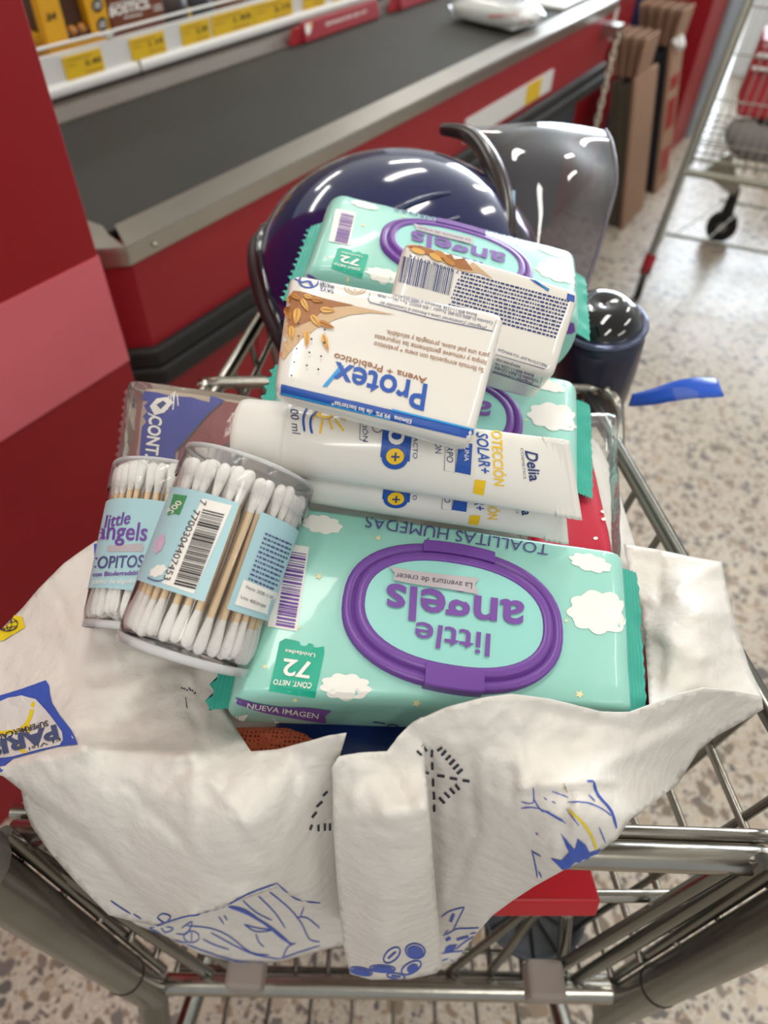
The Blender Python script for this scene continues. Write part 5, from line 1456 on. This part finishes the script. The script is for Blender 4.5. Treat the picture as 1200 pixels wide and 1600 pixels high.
def swab_meshes():
    s = MB(); s.tube([(0, 0, -.040), (0, 0, .040)], .0016, 8, False)
    t = MB(); t.lathe([(.0016, -.0115), (.0020, -.0085), (.0026, -.004), (.0029, .000), (.0028, .0025), (.0021, .0045), (.0011, .0053), (.0001, .0056)], Matrix.Identity(4), 10)
    for nm, mb, m_ in (('stick', s, M_WOOD), ('cotton_tip', t, M_COTTON)):
        me = bpy.data.meshes.new(nm); me.from_pydata([tuple(v) for v in mb.v], [], mb.f); me.polygons.foreach_set('use_smooth', [True] * len(mb.f)); me.materials.append(m_); PROTO[nm] = me


swab_meshes()


def swab_tub(label, a, b, spin, swlab, swgroup, seed):
    """a lid centre, b base centre (world)"""
    z = (a - b).normalized(); x = (CAM - (a + b) / 2); x -= z * x.dot(z); x.normalize(); y = z.cross(x)
    M = Matrix((x, y, z)).transposed().to_4x4(); M.translation = b; h = (a - b).length
    t = thing('cotton_swab_tub', label, 'swab tub', M, None)
    sh = MB(); sh.lathe([(0, .0012), (R0 * .9, .0012), (R0 * .97, .003), (R0, .008), (R0, h - .012)], M, 48); sh.build('tub_wall', F_TUB, t)
    base = MB(); base.lathe([(R0 * .96, .0), (R0 * .985, .0), (R0 * .985, .004), (R0 * .96, .004), (R0 * .96, 0)], M, 48); base.build('base_rim', F_RIM, t)
    ld = MB(); ld.lathe([(R0 + .0006, h - .016), (R0 + .0014, h - .015), (R0 + .0014, h - .003), (R0 - .001, h), (R0 * .75, h + .0006), (0, h + .0006)], M, 48); ld.build('lid', F_LID, t)
    lr = MB(); lr.tube([M @ Vector((R0 * math.cos(k * .1309), R0 * math.sin(k * .1309), h - .0006)) for k in range(48)], .0011, 6, closed=True); lr.build('lid_rim', F_RIM, t)
    rg = random.Random(seed)
    for rr, cnt in ((R0 - .0036, 32), (R0 - .0092, 26), (R0 - .0148, 18)):
        for k in range(cnt):
            an = 6.2832 * (k + rg.uniform(-.18, .18)) / cnt; off = Vector((rr * math.cos(an), rr * math.sin(an), .0485 + rg.uniform(-.0015, .0015)))
            e = bpy.data.objects.new('cotton_swab', None); COL.objects.link(e); e.empty_display_size = .005
            e.matrix_world = M @ Matrix.Translation(off) @ Matrix.Rotation(rg.uniform(-.018, .018), 4, 'X') @ Matrix.Rotation(rg.uniform(-.012, .012), 4, 'Y')
            props(e, swlab, 'cotton swab', swgroup)
            o = bpy.data.objects.new('stick', PROTO['stick']); COL.objects.link(o); o.parent = e
            for s in (1, -1):
                o = bpy.data.objects.new('cotton_tip', PROTO['cotton_tip']); COL.objects.link(o); o.parent = e; o.location = (0, 0, s * .0365)
                if s < 0: o.rotation_euler = (math.pi, 0, 0)
    srf = MB(); srf.lathe([(R0 + .0002, 0), (R0 + .0002, h)], M, 64)
    return t, Surf(srf, t), M


def wrap_label(t, M, a0, a1, z0, z1, m_, zt1=None, name='label'):
    rows = []
    n = max(6, int(abs(a1 - a0) / .1))
    for i in range(n + 1):
        a = a0 + (a1 - a0) * i / n
        rows.append([M @ Vector(((R0 + .0003) * math.cos(a), (R0 + .0003) * math.sin(a), zz)) for zz in (z0, z1)])
    return MB().grid(rows).build(name, m_, t)


FT_a = Pd(392, 733, .343); FT_b = Pd(286, 1026, .325)
ft, FS, FM = swab_tub('clear cotton swab tub with barcode label, leaning on the front wipes pack', FT_a, FT_b, 0, 'cotton swab with wooden stick inside the tub with the barcode label', 'cotton swabs in the barcode tub', 3)


def cyl(S, M, px):
    h = S.cast(*px); p = M.inverted() @ h[0]; return math.atan2(p.y, p.x), p.z


a1, zt = cyl(FS, FM, (375, 787)); _, zb = cyl(FS, FM, (318, 940)); a2, _ = cyl(FS, FM, (405, 808))
zb2 = zb
sgn = 1 if a2 > a1 else -1
wrap_label(ft, FM, a1, a1 - sgn * 2.3, zb, zt, M_LABEL); wrap_label(ft, FM, a2, a2 + sgn * 1.9, zb, zt, M_LABEL)
poly(FS, 'barcode_field', [(317, 779), (363, 790), (303, 928), (253, 911)], I_WHITE, maxlen=10, eps=.0003)
bars(FS, 'barcode', (318, 796), (272, 914), (33, 8), I_BLACK, n=42, seed=5, maxlen=10, eps=.0006)
text(FS, 'barcode_digits', '7700304407453', (304, 796), (256, 905), (10, 3), I_BLACK, bold=.0, maxlen=10, eps=.0006)
text(FS, 'barcode_digits', '7', (314, 781), (312, 788), (10, 3), I_BLACK, bold=.0, maxlen=10, eps=.0006)
poly(FS, 'count_badge', [(272, 772), (293, 775), (287, 790), (281, 805), (272, 803), (262, 806)], mat('leaf_green_ink', (76, 148, 96), .45), maxlen=10, eps=.0003)
text(FS, 'count_number', '200', (262, 800), (279, 782), (8, 4), I_WHITE, bold=.01, maxlen=10, eps=.0006)
poly(FS, 'cloud_print', cloud2d((248, 892), 14, 8, -.5), I_WHITE, maxlen=10, eps=.0004)
poly(FS, 'pink_print', cloud2d((250, 850), 7, 16, .4), mat('blush_ink', (206, 178, 200), .5), maxlen=10, eps=.0004)
strokes(FS, 'round_words', [([(232 + 3.2 * i, 902 + 5 * math.sin(i * .33)), (234 + 3.2 * i, 904 + 5 * math.sin(i * .33 + .2))], 2.2) for i in range(9)], I_VIOLET, maxlen=10, eps=.0004)
dash_block(FS, 'small_print', (414, 832), (456, 850), (-2.6, 7.0), 11, (-.6, 3.0), I_VIOLET, seed=9, maxlen=10, eps=.0005)
poly(FS, 'batch_sticker', [(380, 905), (432, 926), (424, 962), (366, 944)], I_WHITE, maxlen=10, eps=.0004)
text(FS, 'batch_words', 'Vence: 2028.11.01', (382, 918), (424, 936), (1.5, -5), I_DGREY, bold=.0, maxlen=10, eps=.0007)
text(FS, 'batch_words', 'Lote: 40029109', (375, 934), (412, 950), (1.5, -5), I_DGREY, bold=.0, maxlen=10, eps=.0007)

BT_a = Pd(270, 742, .400); BT_b = Pd(224, 990, .378)
bt, BTs, BM = swab_tub('clear cotton swab tub with purple brand lettering, set behind the barcode tub', BT_a, BT_b, 0, 'cotton swab with wooden stick inside the tub with purple lettering', 'cotton swabs in the purple lettered tub', 8)
_, zt = cyl(BTs, BM, (230, 780)); _, zb = cyl(BTs, BM, (190, 921))
wrap_label(bt, BM, -2.2, 2.2, zb, zt, M_LABEL)
text(BTs, 'brand_word', 'little', (164, 825), (203, 818), (4, -20), I_PURPLE, bold=.01, maxlen=10, eps=.0006)
text(BTs, 'brand_word', 'angels', (152, 842), (229, 845), (4, -28), I_PURPLE, bold=.012, maxlen=10, eps=.0006)
poly(BTs, 'slogan_ribbon', [(168, 853), (222, 849), (225, 856), (223, 862), (168, 862)], I_GREY, maxlen=10, eps=.0004)
text(BTs, 'product_words', 'COPITOS', (138, 889), (223, 886), (3, -19), I_VIOLET, bold=.012, maxlen=10, eps=.0006)
text(BTs, 'claim_words', 'con Biodegradable', (146, 901), (220, 898), (1, -7), I_PURPLE, bold=.02, maxlen=10, eps=.0006)
text(BTs, 'claim_words', 'palito de algodón', (146, 912), (216, 911), (1, -7), I_WHITE, bold=.01, maxlen=10, eps=.0006)

# ================================================================== HELMET
SC = Pd(622, 440, .715)
hm = thing('motorcycle_helmet', 'glossy navy motorcycle helmet with smoked visor resting on the cart rim', 'helmet', SC)
NK = Vector((-.90, -.06, -.40)).normalized(); ex = NK.cross(Vector((0, 1, 0))).normalized(); ey = NK.cross(ex)


def hp(th, ph, r=1.0):
    v = NK * math.cos(th) + (ex * math.cos(ph) + ey * math.sin(ph)) * math.sin(th)
    p = SC + Vector((v.x * .150, v.y * .142, v.z * .122)) * r; p.z = max(p.z, .9585); return p


th0 = math.radians(40)
rows = [[hp(th0 + (math.pi - .02 - th0) * i / 30, 6.2832 * j / 56) for j in range(56)] for i in range(31)]
MB().grid(rows, wrap=True).build('shell', M_NAVY, hm)
rows = [[hp(th0 + (1.5 - th0) * i / 8, 6.2832 * j / 40, .9) for j in range(40)] for i in range(9)]
MB().grid(rows, wrap=True).build('lining', mat('black_lining', (22, 20, 22), .9), hm)
MB().tube([hp(th0, 6.2832 * j / 56) for j in range(56)], .0085, 10, closed=True).build('neck_trim', mat('dark_maroon_rubber', (42, 24, 30), .45), hm)
MB().tube([hp(th0 + .10, 6.2832 * j / 56, 1.0) for j in range(56)], .0045, 8, closed=True).build('neck_trim', M_GLOSSB, hm)
for ph0, k in ((2.2, 0), (2.45, 1)):
    MB().tube([hp(1.5 + .09 * i, ph0 + .03 * i, 1.002) for i in range(9)], [.001 + .0022 * math.sin(math.pi * (i + .5) / 9.5) for i in range(9)], 8).build('shell_ridge', M_NAVY, hm)
# visor: smoked sheet swung out beyond the shell
VR = [[(692, 202, .716), (765, 196, .703), (860, 191, .712), (946, 203, .735)],
      [(735, 212, .695), (790, 214, .680), (870, 210, .690), (957, 228, .715)],
      [(768, 255, .665), (820, 258, .648), (890, 258, .655), (963, 285, .69)],
      [(788, 315, .645), (835, 325, .628), (890, 325, .635), (948, 345, .668)],
      [(790, 375, .630), (835, 390, .612), (880, 395, .618), (932, 400, .650)],
      [(775, 440, .620), (825, 450, .602), (870, 452, .608), (915, 450, .635)]]
g1 = [smooth_pts(r, 6) for r in VR]; cols = [smooth_pts([g1[i][j] for i in range(6)], 6) for j in range(len(g1[0]))]
vis = MB().grid([[Pd(*p) for p in c] for c in cols])
m_vis = film('smoked_visor', (176, 166, 182), .04, .03, .02, 8)
vo = vis.build('visor', m_vis, hm, label='smoked transparent visor')
MB().tube([Pd(p[0], p[1], p[2] - .001) for p in cols[0]], [.006 + .004 * math.sin(3.1416 * i / (len(cols[0]) - 1)) for i in range(len(cols[0]))], 10).build('visor_base', mat('smoky_brown_plastic', (44, 36, 34), .25, coat=.2), hm)
MB().tube([Pd(*p) for p in cols[-1]], .0018, 8).build('visor_edge', mat('smoky_edge', (90, 84, 96), .15), vo)
pv = [Pd(802, 300, .640), Pd(801, 322, .636), Pd(790, 334, .635), Pd(786, 350, .632)]
MB().tube(pv, .0022, 8).build('visor_latch', mat('pale_blue_plastic', (150, 176, 200), .2), hm)
# chin guard with glossy vent
CG = Pd(934, 540, .665)
Mc = Matrix.Translation(CG) @ Matrix.Rotation(-.12, 4, 'Y') @ Matrix.Diagonal((1.0, 1.15, 1, 1))
MB().lathe([(.030, -.075), (.036, -.055), (.040, -.02), (.0415, .012), (.0405, .020), (.0385, .022), (.037, .030), (.033, .033)], Mc, 36).build('chin_guard', M_NAVYD, hm)
MB().lathe([(.037, .028), (.035, .034), (.029, .042), (.020, .047), (.012, .048), (0, .044)], Mc, 20).build('chin_vent', M_GLOSSB, hm)
MB().tube([Mc @ Vector((.0395 * math.cos(6.2832 * k / 36), .0395 * math.sin(6.2832 * k / 36), .027)) for k in range(36)], .0032, 8, closed=True).build('vent_ring', mat('steel_blue_trim', (96, 104, 130), .15, .6), hm)
MB().tube([Pd(890, 530, .67), Pd(830, 500, .68), Pd(760, 470, .69)], .022, 14).build('chin_bar', M_NAVYD, hm)
# blue strap with a clear tag
sp = [Pd(*p) for p in smooth_pts([(985, 626, .660), (1020, 620, .655), (1050, 612, .652), (1085, 606, .652), (1126, 605, .655)], 6)]
rows = []
for i, p in enumerate(sp):
    t = i / (len(sp) - 1); up = (ROT @ Vector((0, 1, 0))); bk = ROT @ Vector((0, 0, 1)); wd_ = .0075 + .0040 * t
    an = .9 - 1.5 * t; d = up * math.cos(an) + bk * math.sin(an)
    rows.append([p + d * wd_ * s for s in (-1, -.33, .33, 1)])
bs = thing('luggage_strap', 'bright blue strap end sticking out beside the helmet chin guard', 'strap', sp[0])
MB().grid(rows).build('webbing', mat('blue_webbing', (22, 84, 196), .35, var=.08, coat=.2), bs, solid=.0012)
tg = smooth_pts([(1050, 606, .622), (1072, 605, .620), (1092, 612, .622)], 3); t2 = smooth_pts([(1064, 650, .628), (1074, 660, .628), (1082, 682, .63)], 3)
MB().grid([[Pd(*a).lerp(Pd(*b), k / 6) for k in range(7)] for a, b in zip(tg, t2)]).build('clear_tag', F_CLEAR, bs)
